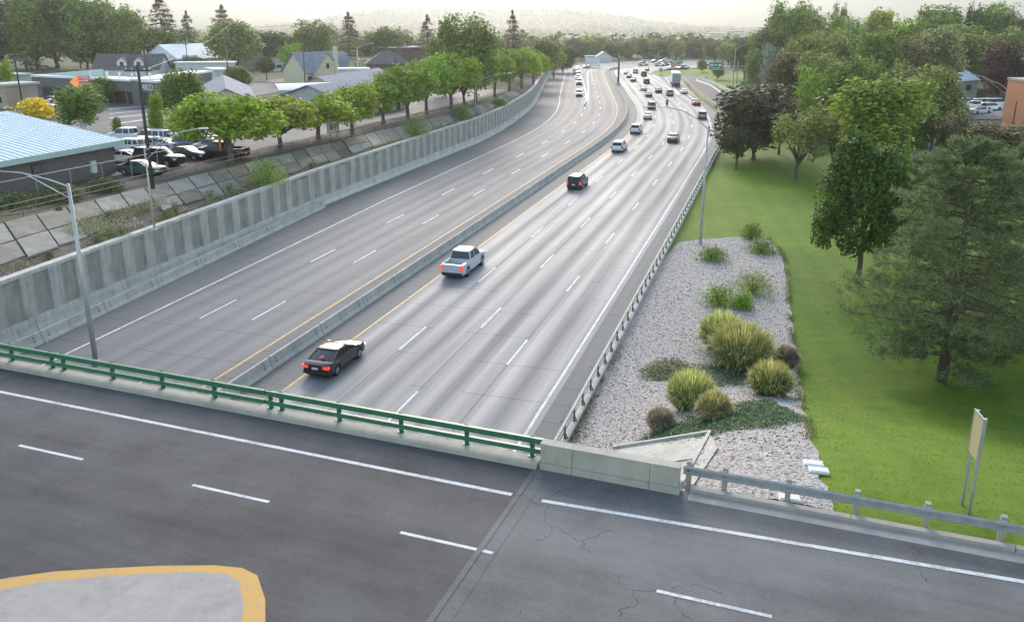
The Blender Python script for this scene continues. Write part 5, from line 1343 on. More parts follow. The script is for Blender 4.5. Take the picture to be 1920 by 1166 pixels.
def thickpole():
    root=empty('signal_post',p,0,'thick dark post on the median barrier beside the bend','post'); m=MB(); m.tube([(0,0,.0),(0,0,8.2)],[.34,.26],10); m.build('pole',M['darkpole'],root); m=MB(); m.tube([(0,0,0),(0,0,1.1)],.55,10); m.build('base_drum',M['conc_light'],root); m=MB(); m.tube([(0,0,8.2),(0,0,8.9)],[.12,.2],8); m.build('cap_light',M['steel'],root)
thickpole()
p=P(1373,178,0); lamp('street_lamp','tall twin armed lamp post beside the dark ramp',p,12.2,[[(-1.2,0,.6),(-2.6,.2,1.5)],[(2.0,0,1.0),(4.5,0,1.6),(6.6,0,1.7)]],M['pole'],r=.14,brace=False)
for i,(x,b,t_,s_,lab) in enumerate([(1189,119,96,1,'lamp post left of the far row, before the tree belt'),(1234,118,93,-1,'second lamp post of the far row with an arm to the left'),(1258,119,98,-1,'lamp post behind the small green sign'),(1262,119,90,1,'lamp post close behind the large green sign'),(1272,119,104,1,'short lamp post with a right arm by the large green sign'),(1281,119,92,1,'lamp post right of the large green sign'),(1322,117,95,-1,'lamp post just left of the gantry sign')]):
    p=P(x,b,-.2); lamp('street_lamp','grey '+lab,p,height_to(p,t_+3),[[(s_*1.5,0,.8),(s_*4.2,0,1.3)]],M['pole'],group='lamp posts beyond the bend',brace=False,r=.16)
def upole(label,base,top,mat,cross=(),tr=0,r=.16,z=None,cat='utility pole'):
    p=up(base[0],base[1],0) if z is None else P(*base,z); h=height_to(p,top[1]) 
    lean=0
    root=empty('utility_pole',p,0,label,cat)
    m=MB(); m.tube([(0,0,-.3),(0,0,h)],[r,r*.62],8); m.build('pole',mat,root,smooth=True)
    for dz in cross:
        m=MB(); m.beam((-1.15,-.1,h-dz),(1.15,.1,h-dz),.1,.12); c=m.build('crossarm',mat,root)
        m=MB()
        for x in (-1.05,-.55,.55,1.05): m.tube([(x,0,h-dz+.06),(x,0,h-dz+.24)],.045,6)
        m.build('insulator',M['white'],c)
    for k_ in range(tr):
        m=MB(); s_=-1 if k_%2 else 1; m.tube([(s_*.45,-.1,h-2.6),(s_*.45,-.1,h-1.6)],.26,10); m.build('transformer',M['steel'],root)
    return root,Vector(p)+Vector((0,0,h))
up0,T0=upole('tall dark wooden utility pole standing by the parked cars behind the wall lamp',(287,352),(247,122),M['wood_dark'],(.5,),0,.19)
_,T1=upole('dark pole with a transformer at the left edge by the grey shop',(44,207),(30,98),M['wood_dark'],(.6,),1)
_,T2=upole('tall brown wooden pole left of the clipped round bush',(431,172),(419,46),M['wood'],(.5,3.),0)
_,T3=upole('tall weathered wooden pole behind the shingle roofed shops',(573,167),(569,42),M['wood'],(.5,),0)
_,T4=upole('twin transformer pole behind the grey shop roof',(277,150),(272,84),M['wood_dark'],(.4,),2)
_,T5=upole('transformer pole against the pale blue roofed house',(355,145),(351,66),M['wood_dark'],(.4,1.6),2)
_,T6=upole('wooden pole beside the flat white roof of the dark building',(754,160),(752,50),M['wood'],(),0)
_,T7=upole('short dark wooden pole rising out of the street tree crowns',(744,190),(739,110),M['wood_dark'],(),0)
_,T8=upole('slim brown pole close right of the double lamp post',(702,160),(697,84),M['wood'],(),0)
_,T9=upole('dark pole left of the tall two-toned fir',(928,140),(927,50),M['wood_dark'],(),0)
p=G(1894,262)
root=empty('utility_pole',p,0,'pale wooden pole in front of the orange building','utility pole'); m=MB(); m.tube([(0,0,-.2),(0,0,height_to(p,190))],[.16,.11],8); m.build('pole',M['wood'],root)
def wires():
    for i,(a,b,sag,lab) in enumerate([(T1,T0,1.6,'thin black wire from the left edge pole to the tall dark pole'),(T2,T3,1.3,'thin wires between the two tall brown wooden poles'),(T3,T8,1.2,'thin wire from the weathered pole to the slim brown pole'),(T0,T2,1.8,'thin wire from the tall dark pole to the brown pole by the round bush'),(T8,T6,.8,'thin wire running right from the slim brown pole')]):
        m=MB()
        for dx in ((-.9,),(-.9,.9),(0,),(.9,),(0,))[i]:
            pts=[a.lerp(b,k/14)+Vector((dx,0,-.3-sag*1.6*(k/14)*(1-k/14))) for k in range(15)]
            m.tube([q-a for q in pts],.016,4,False)
        o=m.build('overhead_wire',M['black']); o.location=a; tag(o,lab,'wire')
wires()
p=up(673,160,0); lamp('street_lamp','white lamp post with an arm over the street beside the cream house',p,height_to(p,90),[[(1.2,0,.5),(3.4,0,1.0)]],M['white'],r=.14,brace=False)
p=up(574,150,0); lamp('street_lamp','curved arm lamp mounted beside the weathered wooden pole',p,height_to(p,118),[[(-3.,0,1.4),(-6.,0,2.0)]],M['pole'],r=.12,brace=False)
p=G(1900,240); lamp('street_lamp','lamp with a long arm reaching left past the orange building',p,height_to(p,185),[[(-3.2,0,2.2),(-7.0,0,3.6),(-9.6,0,4.0)]],M['pole'],r=.13)
# white column behind the blue roof
p=up(158,250,0); m=MB(); h=height_to(p,203); m.tube([(0,0,0),(0,0,h)],.34,12); m.box(-.55,.55,-.45,.45,h,h+.28); o=m.build('sign_column',M['white']); o.location=p; tag(o,'thick pale column with a square cap behind the blue metal roof','column')
# orange arrow sign
def arrow_sign():
    p=up(158,200,0); root=empty('shop_sign',p,.1,'orange arrow shaped street sign with stacked dark red name boards','sign')
    m=MB(); m.tube([(0,0,-.2),(0,0,5)],.14,8); m.build('post',M['darkpole'],root)
    zt=height_to(p,140)-.2; zb_=height_to(p,167)
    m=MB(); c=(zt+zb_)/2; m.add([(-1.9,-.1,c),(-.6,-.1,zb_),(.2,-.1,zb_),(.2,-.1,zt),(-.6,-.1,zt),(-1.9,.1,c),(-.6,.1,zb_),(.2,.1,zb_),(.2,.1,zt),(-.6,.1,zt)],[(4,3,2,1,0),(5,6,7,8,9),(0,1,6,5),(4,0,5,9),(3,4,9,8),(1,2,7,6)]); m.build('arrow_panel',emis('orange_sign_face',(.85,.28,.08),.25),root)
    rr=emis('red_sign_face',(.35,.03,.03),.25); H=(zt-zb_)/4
    for k_ in range(4):
        m=MB(); x0=-.35+.1*(k_%2); m.box(x0,x0+1.9,-.2,.15,zb_+k_*H+.05,zb_+(k_+1)*H-.04); q=m.build('name_board',rr,root)
        m=MB(); xx=x0+.15
        rn=random.Random(k_)
        while xx<x0+1.7: w_=rn.uniform(.12,.26); m.box(xx,xx+w_,-.22,-.2005,zb_+k_*H+.28*H,zb_+k_*H+.74*H); xx+=w_+.07
        m.build('lettering',M['white'],q)
arrow_sign()
# white board on the fence line
def board_sign():
    p=up(626,262,0); root=empty('board_sign',p,-.28,'white sign board with a green and black notice behind the slope fence','sign')
    zt=height_to(p,231); m=MB()
    m.box(-.5,-.42,0,.08,-.2,zt-.2); m.box(.42,.5,0,.08,-.2,zt-.2); m.build('post',M['steel_dark'],root)
    m=MB(); m.box(-.78,.78,-.06,-.01,zt-1.35,zt); f=m.build('board',M['white'],root)
    m=MB(); m.box(-.83,-.785,-.08,0,zt-1.4,zt+.05); m.box(.785,.83,-.08,0,zt-1.4,zt+.05); m.build('frame',M['black'],f)
    m=MB(); m.box(-.35,-.08,-.08,-.0605,zt-.85,zt-.3); m.box(.05,.6,-.08,-.0605,zt-.35,zt-.22); m.box(.05,.5,-.08,-.0605,zt-.62,zt-.5); m.box(.05,.56,-.08,-.0605,zt-.86,zt-.78); m.build('notice',M['green_paint'],f)
board_sign()
p=up(565,152,0); root=empty('round_sign',p,0,'white round sign on a post above the small kiosk','sign'); m=MB(); h=height_to(p,128); m.tube([(0,0,0),(0,0,h)],.1,8); m.build('post',M['white'],root); m=MB(); m.disc((0,-.1,h),1.1,(0,1,0),24,.2); m.build('disc',M['white'],root)
M['signgreen']=surf('highway_sign_green',(.01,.30,.13),.5,.05,1); 
def hsign(label,pxL,pxR,yT,yB,post_y,z=0.,orange=False,shield=False,arrow=False):
    p=Vector(P((pxL+pxR)/2,post_y,z)); s_=mpp(p); w_=(pxR-pxL)*s_; zt=height_to(p,yT); zb_=height_to(p,yB)
    root=empty('highway_sign',p,0,label,'road sign')
    m=MB(); m.box(-w_/2,w_/2,-.06,0,zb_,zt); f=m.build('panel',M['signgreen'],root)
    m=MB(); e=.10
    for a in ((-w_/2,w_/2,zt-e,zt),(-w_/2,w_/2,zb_,zb_+e),(-w_/2,-w_/2+e,zb_+e,zt-e),(w_/2-e,w_/2,zb_+e,zt-e)): m.box(a[0],a[1],-.08,-.0605,a[2],a[3])
    m.build('border',M['white'],f)
    H=zt-zb_
    m=MB()
    if shield:
        for sx in (-1,1): m.disc((sx*w_*.30,-.075,zb_+H*.56),H*.19,(0,1,0),16,.03)
        m.box(-w_*.1,w_*.1,-.08,-.0605,zb_+H*.52,zb_+H*.66); m.box(-w_*.28,w_*.28,-.08,-.0605,zb_+H*.14,zb_+H*.25)
    else:
        m.box(-w_*.36,w_*.2,-.08,-.0605,zb_+H*.62,zb_+H*.78); m.box(-w_*.36,w_*.05,-.08,-.0605,zb_+H*.3,zb_+H*.44)
        if arrow: m.add([(w_*.25,-.07,zb_+H*.2),(w_*.42,-.07,zb_+H*.5),(w_*.30,-.07,zb_+H*.55),(w_*.32,-.07,zb_+H*.3)],[(0,1,2,3)])
    m.build('legend',M['white'],f)
    if orange: m=MB(); m.box(-w_/2,w_/2,-.07,0,zb_-H*.5,zb_-.05); m.build('exit_plate',surf('orange_panel',(.8,.2,.06),.5,.05,1),root)
    m=MB(); m.tube([(-w_*.3,.15,0),(-w_*.3,.15,zt)],.12,6); m.tube([(w_*.3,.15,0),(w_*.3,.15,zt)],.12,6); m.build('post',M['steel'],root)
hsign('green exit sign over the far lanes with an orange plate beneath it',1256,1278.5,114,121,134,orange=True,arrow=True)
hsign('small green sign beside the glaring verge left of the box truck',1235,1242,128,135,141.5,arrow=True)
hsign('small pale green sign far left beyond the bend',1200,1211,111.5,117.5,122)
def gantry():
    b=Vector(P(1396,172,0)); root=empty('sign_gantry',b,0,'steel truss gantry carrying a green sign with two round shields','sign gantry'); zt=height_to(b,124); s_=mpp(b); Lx=-(1398-1331)*s_
    m=MB(); m.tube([(0,0,0),(.3,0,zt+.4)],[.28,.24],10); m.build('column',M['steel'],root)
    m=MB(); m.beam((.2,0,zt),(Lx,0,zt),.16,.16); m.beam((.2,0,zt-1.1),(Lx,0,zt-1.1),.16,.16)
    n=9
    for i in range(n): 
        x0=Lx*i/n; x1=Lx*(i+1)/n; m.beam((x0,0,zt),((x0+x1)/2,0,zt-1.1),.07,.07); m.beam(((x0+x1)/2,0,zt-1.1),(x1,0,zt),.07,.07)
    m.build('truss',M['steel'],root)
    x0,x1=-(1398-1327.5)*s_,-(1398-1352.5)*s_; z1,z0=height_to(b,116.5),height_to(b,131)
    m=MB(); m.box(x0,x1,-.5,-.42,z0,z1); f=m.build('panel',M['signgreen'],root); H=z1-z0; W_=x1-x0; cx=(x0+x1)/2
    m=MB(); e=.1
    for a in ((x0,x1,z1-e,z1),(x0,x1,z0,z0+e),(x0,x0+e,z0+e,z1-e),(x1-e,x1,z0+e,z1-e)): m.box(a[0],a[1],-.52,-.5005,a[2],a[3])
    m.build('border',M['white'],f)
    m=MB()
    for sx in (-1,1): m.disc((cx+sx*W_*.30,-.515,z0+H*.58),H*.20,(0,1,0),16,.03)
    m.box(cx-W_*.11,cx+W_*.11,-.52,-.5005,z0+H*.52,z0+H*.68); m.box(cx-W_*.3,cx+W_*.3,-.52,-.5005,z0+H*.16,z0+H*.26); m.build('legend',M['white'],f)
    p=Vector(P(1380,168,0)); r2=empty('sign_post',p,0,'slim grey post between the twin armed lamp and the gantry column','post'); m=MB(); m.tube([(0,0,0),(0,0,height_to(p,113))],[.16,.1],8); m.build('pole',M['steel'],r2)
gantry()
# lattice back of a large sign past the end of the wall
def big_board():
    p=Vector(P(1111,127,0)); root=empty('billboard',p,0,'pale slatted board standing past the end of the fluted wall','billboard'); s_=mpp(p); w_=28*s_; zt=height_to(p,108)
    m=MB()
    for k_ in range(5): m.box(-w_/2,w_/2,-.1,0,.4+k_*(zt-.4)/5,.4+(k_+.78)*(zt-.4)/5)
    m.build('slat',M['white'],root); m=MB(); m.box(-w_/2,-w_/2+.3,.01,.2,0,zt); m.box(w_/2-.3,w_/2,.01,.2,0,zt); m.build('post',M['steel'],root)
big_board()
# sign on two posts by the guardrail
def yellow_sign():
    a=Vector(G(1803,945)); b=Vector(G(1816,962)); root=empty('road_sign',(a+b)/2,math.atan2(b.y-a.y,b.x-a.x),'large plain back of a beige sign on two slim posts behind the guardrail','sign'); L=(b-a).length
    h=height_to(a,778)
    for x in (-L/2,L/2):
        m=MB(); m.box(x-.045,x+.045,-.04,.04,-.4,h+.15); m.build('post',M['steel'],root)
    m=MB(); m.box(-L/2-.06,L/2+.06,-.075,-.045,h-1.25,h+.1); f=m.build('panel',surf('beige_sign_back',(.52,.45,.25),.5,.08,2),root)
    m=MB(); m.box(-L/2-.10,-L/2-.062,-.09,-.04,h-1.3,h+.15); m.box(L/2+.062,L/2+.10,-.09,-.04,h-1.3,h+.15); m.box(-L/2-.06,L/2+.06,-.09,-.04,h+.102,h+.15); m.build('edge_strip',M['steel'],f)
yellow_sign()
# ---- fences above the slope
def fences():
    def F(name,label,s0,s1,off,h,rails,mat,pm,dp,rr=.03,cat='fence',lean=0):
        o0=Vector(fw(s0,lerp(SLOPT,s0)+off)); o0.z=zup(o0.y); root=empty(name,o0,0,label,cat)
        pt=lambda s,z: Vector((*fw(s,lerp(SLOPT,s)+off)[:2],0))+Vector((0,0,zup(fw(s,lerp(SLOPT,s)+off)[1])+z))-o0
        for z,w_ in rails:
            m=MB(); s=s0
            while s<s1: m.beam(pt(s,z),pt(min(s+4,s1),z),w_,w_); s+=4
            m.build('rail',mat,root)
        s=s0; me=None
        while s<=s1+.1:
            if me is None: m=MB(); m.tube([(0,0,-.3),(0,0,h)],rr,6); q=m.build('post',pm,root); me=q.data
            else: q=bpy.data.objects.new('post',me); link(q,root)
            q.location=pt(s,0); s+=dp
        return root
    F('pipe_fence','low brown pipe rail fence running along the top of the slope paving',-12,215,-.55,1.15,[(1.1,.06),(.65,.05)],M['rust_rail'],M['steel_dark'],3.4)
    F('chain_link_fence','tall grey chain link fence frame in front of the block building',-12,33,-4.2,2.2,[(2.15,.07)],M['steel'],M['steel'],3.6,.035)
fences()
# ================================================================== VEHICLES AND PEOPLE
SPEC={ # length,width,height, hood z, belt z, deck z, cabin profile (x from the tail): rear glass foot, roof rear, roof front, windscreen foot
 'sedan':dict(L=4.8,W=1.84,H=1.42,hood=.90,belt=.94,deck=1.02,c=(.42,1.50,2.62,3.72),r=.33,wx=(.95,3.80),tail=1.0),
 'suv':dict(L=4.7,W=1.90,H=1.70,hood=1.06,belt=1.08,deck=1.10,c=(.10,.42,2.75,3.55),r=.37,wx=(.90,3.72),tail=1.1),
 'bigsuv':dict(L=5.2,W=2.02,H=1.92,hood=1.20,belt=1.18,deck=1.2,c=(.08,.30,3.15,3.90),r=.41,wx=(1.05,4.15),tail=1.2),
 'pickup':dict(L=5.8,W=2.02,H=1.90,hood=1.22,belt=1.22,deck=1.22,c=(2.0,2.22,3.85,4.55),r=.41,wx=(1.25,4.75),tail=1.2),
 'van':dict(L=5.0,W=1.98,H=1.78,hood=1.08,belt=1.05,deck=1.1,c=(.08,.25,3.3,4.3),r=.36,wx=(.95,4.05),tail=1.1)}
CACHE={}
def car_meshes(kind):
    if kind in CACHE: return CACHE[kind]
    S=SPEC[kind]; L,W,H=S['L'],S['W'],S['H']; c=S['c']; hw=W/2; out={}
    g0=.24 if kind in('sedan','van') else .32
    # ---- lower body: cross sections along the length, x = 0 at the tail
    xs=sorted(set([0,.04,.12,.25]+[i*.1 for i in range(4,int(L*10)-3)]+[L-.25,L-.12,L-.04,L]+[wx+s*S['r']*1.18 for wx in S['wx'] for s in (-1,1)]))
    def top(x):
        if kind=='pickup':
            if x<c[0]-.02: return S['belt']
        if x<c[0]: return S['deck']-.10*max(0,(.3-x)/.3) if kind=='sedan' else S['deck']
        if x<c[3]: return S['belt']
        f=(x-c[3])/(L-c[3]); return S['belt']+(S['hood']-S['belt'])*min(1,f*3)-.22*f**3
    def bot(x):
        z=g0+.14*max(0,(.25-x)/.25)+.10*max(0,(x-L+.3)/.3)
        ra=S['r']*1.16
        for wx in S['wx']:
            d=abs(x-wx)
            if d<ra: z=max(z,S['r']+math.sqrt(ra*ra-d*d))
        return z
    def hwid(x):
        e=min(x,L-x); return hw*(1-.16*max(0,(.45-e)/.45)**2)*(1 if x<L*.6 else 1-.03*(x-L*.6)/(L*.4))
    m=MB(); k=11; rows=[]
    for x in xs:
        b,t,w_=bot(x),top(x),hwid(x); mid=max(b+.02,(.24+t)*.5)
        ring=[(0,b),(w_*.93,b),(w_,min(b+.08,t-.2)),(w_*1.0,max(b+.09,min(mid,t-.15))),(w_*.985,t-.12),(w_*.93,t-.02),(w_*.80,t+.01),(w_*.4,t+.03*(1 if x>c[3] else 0)+.01),(0,t+.045*(1 if x>c[3] else 0)+.012)]
        rows.append([(x,y,z) for y,z in ring])
    k=len(rows[0]); vs=[p for r in rows for p in r]+[(x,-y,z) for r in rows for x,y,z in r]; n=len(rows)*k; fs=[]
    open_bed=(kind=='pickup')
    for i in range(len(rows)-1):
        for j in range(k-1):
            if open_bed and .12<=xs[i]<c[0]-.12 and j>=6: continue
            a,b_,c_,d_=i*k+j,(i+1)*k+j,(i+1)*k+j+1,i*k+j+1
            fs.append((a,b_,c_,d_)); fs.append((n+a,n+d_,n+c_,n+b_))
    fs.append(tuple(range(k))+tuple(n+j for j in range(k-1,0,-1))[:-0 or None])
    e=(len(rows)-1)*k; fs.append(tuple(e+j for j in range(k-1,-1,-1))+tuple(n+e+j for j in range(1,k)))
    m.add(vs,fs,0)
    if open_bed:
        y=hw*.80; z0=.72; x0,x1=.12,c[0]-.1
        m.add([(x0,-y,z0),(x1,-y,z0),(x1,y,z0),(x0,y,z0),(x0,-y,S['belt']),(x1,-y,S['belt']),(x1,y,S['belt']),(x0,y,S['belt'])],[(0,1,2,3),(0,4,5,1),(3,2,6,7),(0,3,7,4),(1,5,6,2)],0)
    out['body']=(m,True)
    # ---- cabin
    def ring(x0,x1,w_,z,n_=7,r=.18):
        return [(x0,-w_+r,z),(x0+r*.6,-w_,z),(x1-r*.8,-w_,z),(x1,-w_+r*1.6,z),(x1,w_-r*1.6,z),(x1-r*.8,w_,z),(x0+r*.6,w_,z),(x0,w_-r,z)]
    zb=S['belt']-.03; zr=H-.10; a=ring(c[0],c[3],hw*.90,zb); b=ring(c[1]-.02,c[2]+.02,hw*.72,zr)
    m=MB(); m.add(a+b,[(i,(i+1)%8,8+(i+1)%8,8+i) for i in range(8)]); out['window']=(m,True)
    m=MB(); r1=ring(c[1]-.10,c[2]+.08,hw*.745,zr-.02); r2=ring(c[1]-.02,c[2]-.05,hw*.70,H-.03); r3=ring(c[1]+.2,c[2]-.3,hw*.5,H)
    m.add(r1+r2+r3,[(i,(i+1)%8,8+(i+1)%8,8+i) for i in range(8)]+[(8+i,8+(i+1)%8,16+(i+1)%8,16+i) for i in range(8)]+[tuple(range(16,24)),tuple(range(7,-1,-1))]); out['roof']=(m,True)
    m=MB()
    def pil(p,q,w_=.07): m.beam(p,q,w_,.035)
    for s in (-1,1):
        ys,yt=s*hw*.905,s*hw*.735
        pil((c[0]+.06,ys*.97,zb),(c[1]+.0,yt,zr),.11); pil((c[3]-.08,ys*.97,zb),(c[2]+.04,yt,zr),.07)
        xm=(c[1]+c[2])/2; pil((xm,ys+s*.0,zb),(xm,yt+s*.012,zr),.08)
        if kind in('suv','bigsuv','van'): 
            xq=c[1]+.62; pil((xq-.1,ys+s*.0,zb),(xq,yt+s*.012,zr),.16)
        m.beam((c[0]+.1,ys+s*.01,zb+.02),(c[3]-.1,ys+s*.01,zb+.02),.03,.05)
    out['window_frame']=(m,False)
    for s,nm in ((-1,'L'),(1,'R')):
        m=MB(); th=S['tail']; 
        if kind in('sedan',): m.box(-.02,.16,min(s*hw*.52,s*hw*.93),max(s*hw*.52,s*hw*.93),th-.30,th-.12)
        else: m.box(-.02,.14,min(s*hw*.74,s*hw*.95),max(s*hw*.74,s*hw*.95),th-.42,th-.06)
        out['tail'+nm]=(m,False)
        m=MB(); m.box(L-.30,L+.0,min(s*hw*.60,s*hw*.93),max(s*hw*.60,s*hw*.93),S['hood']-.42,S['hood']-.26); out['head'+nm]=(m,False)
        m=MB(); y0=s*(hw+.02); m.box(c[3]-.30,c[3]-.14,min(y0,y0+s*.17),max(y0,y0+s*.17),zb+.02,zb+.16); m.beam((c[3]-.22,s*hw*.88,zb+.06),(c[3]-.22,y0,zb+.06),.06,.04); out['mirror'+nm]=(m,False)
    m=MB(); m.box(-.06,.06,-hw*.86,hw*.86,.38,.56); out['bumperR']=(m,False)
    m=MB(); m.box(L-.06,L+.03,-hw*.7,hw*.7,.34,.50); m.box(L-.08,L+.015,-hw*.50,hw*.50,.56,S['hood']-.30); out['bumperF']=(m,False)
    m=MB(); m.box(-.075,-.061 if kind!='x' else 0,-.2,.2,.62 if kind!='sedan' else .66,.76 if kind!='sedan' else .80); out['plate']=(m,False)
    m=MB(); r=S['r']; m.tube([(0,-.11,0),(0,-.105,0),(0,.105,0),(0,.11,0)],[r*.93,r,r,r*.93],18); out['tyre']=(m,True)
    m=MB(); m.tube([(0,-.116,0),(0,.116,0)],r*.62,12)
    for q in range(5):
        a_=q*2*math.pi/5; m.beam((0,-.12,0),(math.cos(a_)*r*.6,-.12,math.sin(a_)*r*.6),.02,.05); m.beam((0,.12,0),(math.cos(a_)*r*.6,.12,math.sin(a_)*r*.6),.02,.05)
    out['rim']=(m,False)
    m=MB()
    for wx in S['wx']: 
        for s in (-1,1): m.tube([(wx,s*(hw-.30),S['r']+.02),(wx,s*(hw-.06),S['r']+.02)],S['r']*1.13,16)
    m.box(.2,L-.2,-hw*.85,hw*.85,.20,.60); out['arch']=(m,False)
    res={}
    for nm,(mb,sm) in out.items():
        mb.v=[(x-L/2,y,z) for x,y,z in mb.v] if nm not in('tyre','rim') else mb.v
        o=mb.build(nm,M['trim']); me=o.data
        if sm:
            me.polygons.foreach_set('use_smooth',[True]*len(me.polygons))
            try: me.set_sharp_from_angle(angle=R_(34))
            except Exception: pass
        bpy.data.objects.remove(o); res[nm]=me
    CACHE[kind]=res; return res
def part(me,name,mat,root,loc=None,parent=None):
    o=bpy.data.objects.new(name,me); link(o,parent or root)
    o.material_slots[0].link='OBJECT'; o.material_slots[0].material=mat
    if loc: o.location=loc
    return o
def car(kind,paint,loc,heading,label,group=None,lit=False,full=True,slope=0.):
    "heading in degrees clockwise from +Y; loc = centre of the footprint"
    C=car_meshes(kind); S=SPEC[kind]
    cat={'sedan':'car','suv':'suv','bigsuv':'suv','pickup':'pickup truck','van':'van'}[kind]
    nm={'sedan':'sedan_car','suv':'suv_car','bigsuv':'suv_car','pickup':'pickup_truck','van':'minivan'}[kind]
    r=empty(nm,loc,R_(90-heading),label,cat,group)
    pm=M['car_'+paint]
    part(C['body'],'body',pm,r); part(C['window'],'window',M['glass'],r); part(C['roof'],'roof',pm,r); part(C['arch'],'underbody',M['black'],r)
    tl=M['tail'] if lit else M['taild']
    for s,n_ in ((-1,'L'),(1,'R')):
        part(C['tail'+n_],'tail_light',tl,r); part(C['head'+n_],'headlight',M['head'],r)
        if full: part(C['mirror'+n_],'mirror',pm,r)
        for wx in S['wx']:
            w_=part(C['tyre'],'wheel',M['rubber'],r,(wx-S['L']/2,s*(S['W']/2-.13),S['r']))
            if full: part(C['rim'],'rim',M['rim'],r,None,w_)
    if full:
        part(C['window_frame'],'window_frame',pm,r); part(C['bumperR'],'bumper',M['trim'] if paint!='white' else M['steel'],r); part(C['bumperF'],'bumper',M['trim'],r); part(C['plate'],'licence_plate',M['plate'],r)
    return r
# eastbound: (px,py of the rear foot)
def eb(kind,paint,x,y,label,lit=False,full=True):
    p=P(x,y,0); s,t=st(p[0],p[1]); h=fhead(s); L=SPEC[kind]['L']; c=fw(s+L/2,t); return car(kind,paint,c,h,label,'vehicles on the eastbound lanes',lit,full)
r=eb('sedan','black',593,712,'black sedan with lit tail lamps nearest the overpass in the left eastbound lane',True)
m=MB(); m.box(-1.86,-1.60,-.28,.12,1.11,1.27); 
o=MB(); a=Vector((-1.72,-.02,1.17)); o.add([(-1.80,-.20,1.10),(-1.80,.06,1.10),(-1.60,.06,1.18),(-1.60,-.20,1.18)],[(0,1,2,3)]); q=o.build('painted_reflection',emis('red_reflection',(.6,.06,.08),.1),r); q.location=(0,0,.055)  # red reflection painted on the rear window as a faintly glowing patch
eb('pickup','bluegrey',847,524,'silver blue pickup truck with an open bed in the left eastbound lane',True)
eb('suv','black',1075,357,'dark SUV with a pale lit roof in the left eastbound lane ahead of the pickup',True)
eb('suv','white',1156,287,'white SUV in the left eastbound lane, third vehicle ahead of the sedan')
eb('suv','white',1190,252,'white SUV just behind the white sedan in the left eastbound lane')
eb('sedan','white',1214,225,'white sedan level with the lamp arm in the left eastbound lane')
eb('suv','grey',1222,206,'grey SUV in the left lane just beyond the white sedan')
eb('sedan','grey',1260,269,'dark grey sedan alone in the middle eastbound lane')
eb('suv','beige',1317,225,'greenish beige SUV in the right eastbound lane by the edge barrier')
eb('sedan','red',1307,199,'dark red tailed car in the right eastbound lane ahead of the beige SUV',True)
eb('suv','beige',1257,181,'pale SUV beyond the motorcycle in the third eastbound lane')
eb('sedan','black',1236,175,'black car in the second eastbound lane beyond the motorcycle')
eb('sedan','grey',1217,183,'dark sedan in the left eastbound lane beside the black car')
eb('sedan','white',1208,171,'white sedan in the left lane near the dark median post')
eb('suv','black',1213,158,'black SUV right of the dark median post')
eb('sedan','black',1188,154,'black car in the far left lane just past the dark median post')
eb('bigsuv','black',1208,144,'large black SUV before the far bend')
eb('sedan','black',1180,147,'small dark car behind the dark median post')
eb('sedan','white',1174,140,'white car entering the far bend on the inside')
eb('suv','silver',1192,138.5,'silver SUV entering the far bend beside a white car')
eb('sedan','gold',1212,133.5,'gold car at the far bend',full=False)
c=eb('sedan','white',1284,177,'white car with red tail lamps beside the box truck in the exit lane',True)
for x,y,pt,hd,lab,k_ in [(1206,123.5,'white',78,'white car alone past the far bend','suv'),(1237,124.5,'white',78,'white car in the queue past the bend, left end','suv'),(1245,123.5,'black',78,'black car in the queue past the bend','sedan'),(1243,118,'silver',78,'silver car in the upper lane past the bend','sedan'),(1251,116.5,'white',78,'white van like car in the upper lane left of the green exit sign','suv'),(1261,130.5,'white',80,'white car in the glare under the green exit sign','sedan'),(1283,129,'white',80,'white car right of the green exit sign','suv'),(1279,131,'black',80,'black car right of the green exit sign','sedan'),(1230,117.5,'grey',78,'grey car in the upper lane past the bend','sedan'),(1320,124,'silver',80,'silver car near the gantry sign','suv')]:
    car(k_,pt,P(x,y,.0),hd,lab,'vehicles past the far bend',full=False)
def truck():
    p=P(1267.5,163.5,0); s,t=st(p[0],p[1]); h=8.; d=Vector((math.sin(R_(h)),math.cos(R_(h)),0))
    r=empty('box_truck',p,R_(90-h),'tall grey box truck seen from behind in the exit lane','truck')
    gm=surf('ribbed_truck_doors',(.30,.31,.30),.5,.1,1)
    m=MB(); m.box(0,12.5,-1.3,1.3,1.15,4.1); m.build('cargo_box',M['white'],r)
    m=MB(); 
    for k_ in range(4): m.box(-.05,-.003,-1.22+k_*.61,-1.22+k_*.61+.57,1.2,4.0)
    m.build('rear_door',gm,r)
    m=MB(); m.box(12.9,15.2,-1.2,1.2,.7,3.3); m.build('cab',M['white'],r)
    m=MB(); m.box(0.1,12,-.5,.5,.8,1.14); m.box(-.1,.1,-1.2,1.2,.55,.75); m.build('chassis',M['black'],r)
    for x in (1.2,2.5,14.0):
        for s_ in (-1,1): m=MB(); m.tube([(x,s_*.75,.5),(x,s_*1.25,.5)],.5,16); m.build('wheel',M['rubber'],r)
    for s_ in (-1,1): m=MB(); m.box(-.13,-.101,s_*1.0-.15,s_*1.0+.15,.58,.72); m.build('tail_light',M['taild'],r)
truck()
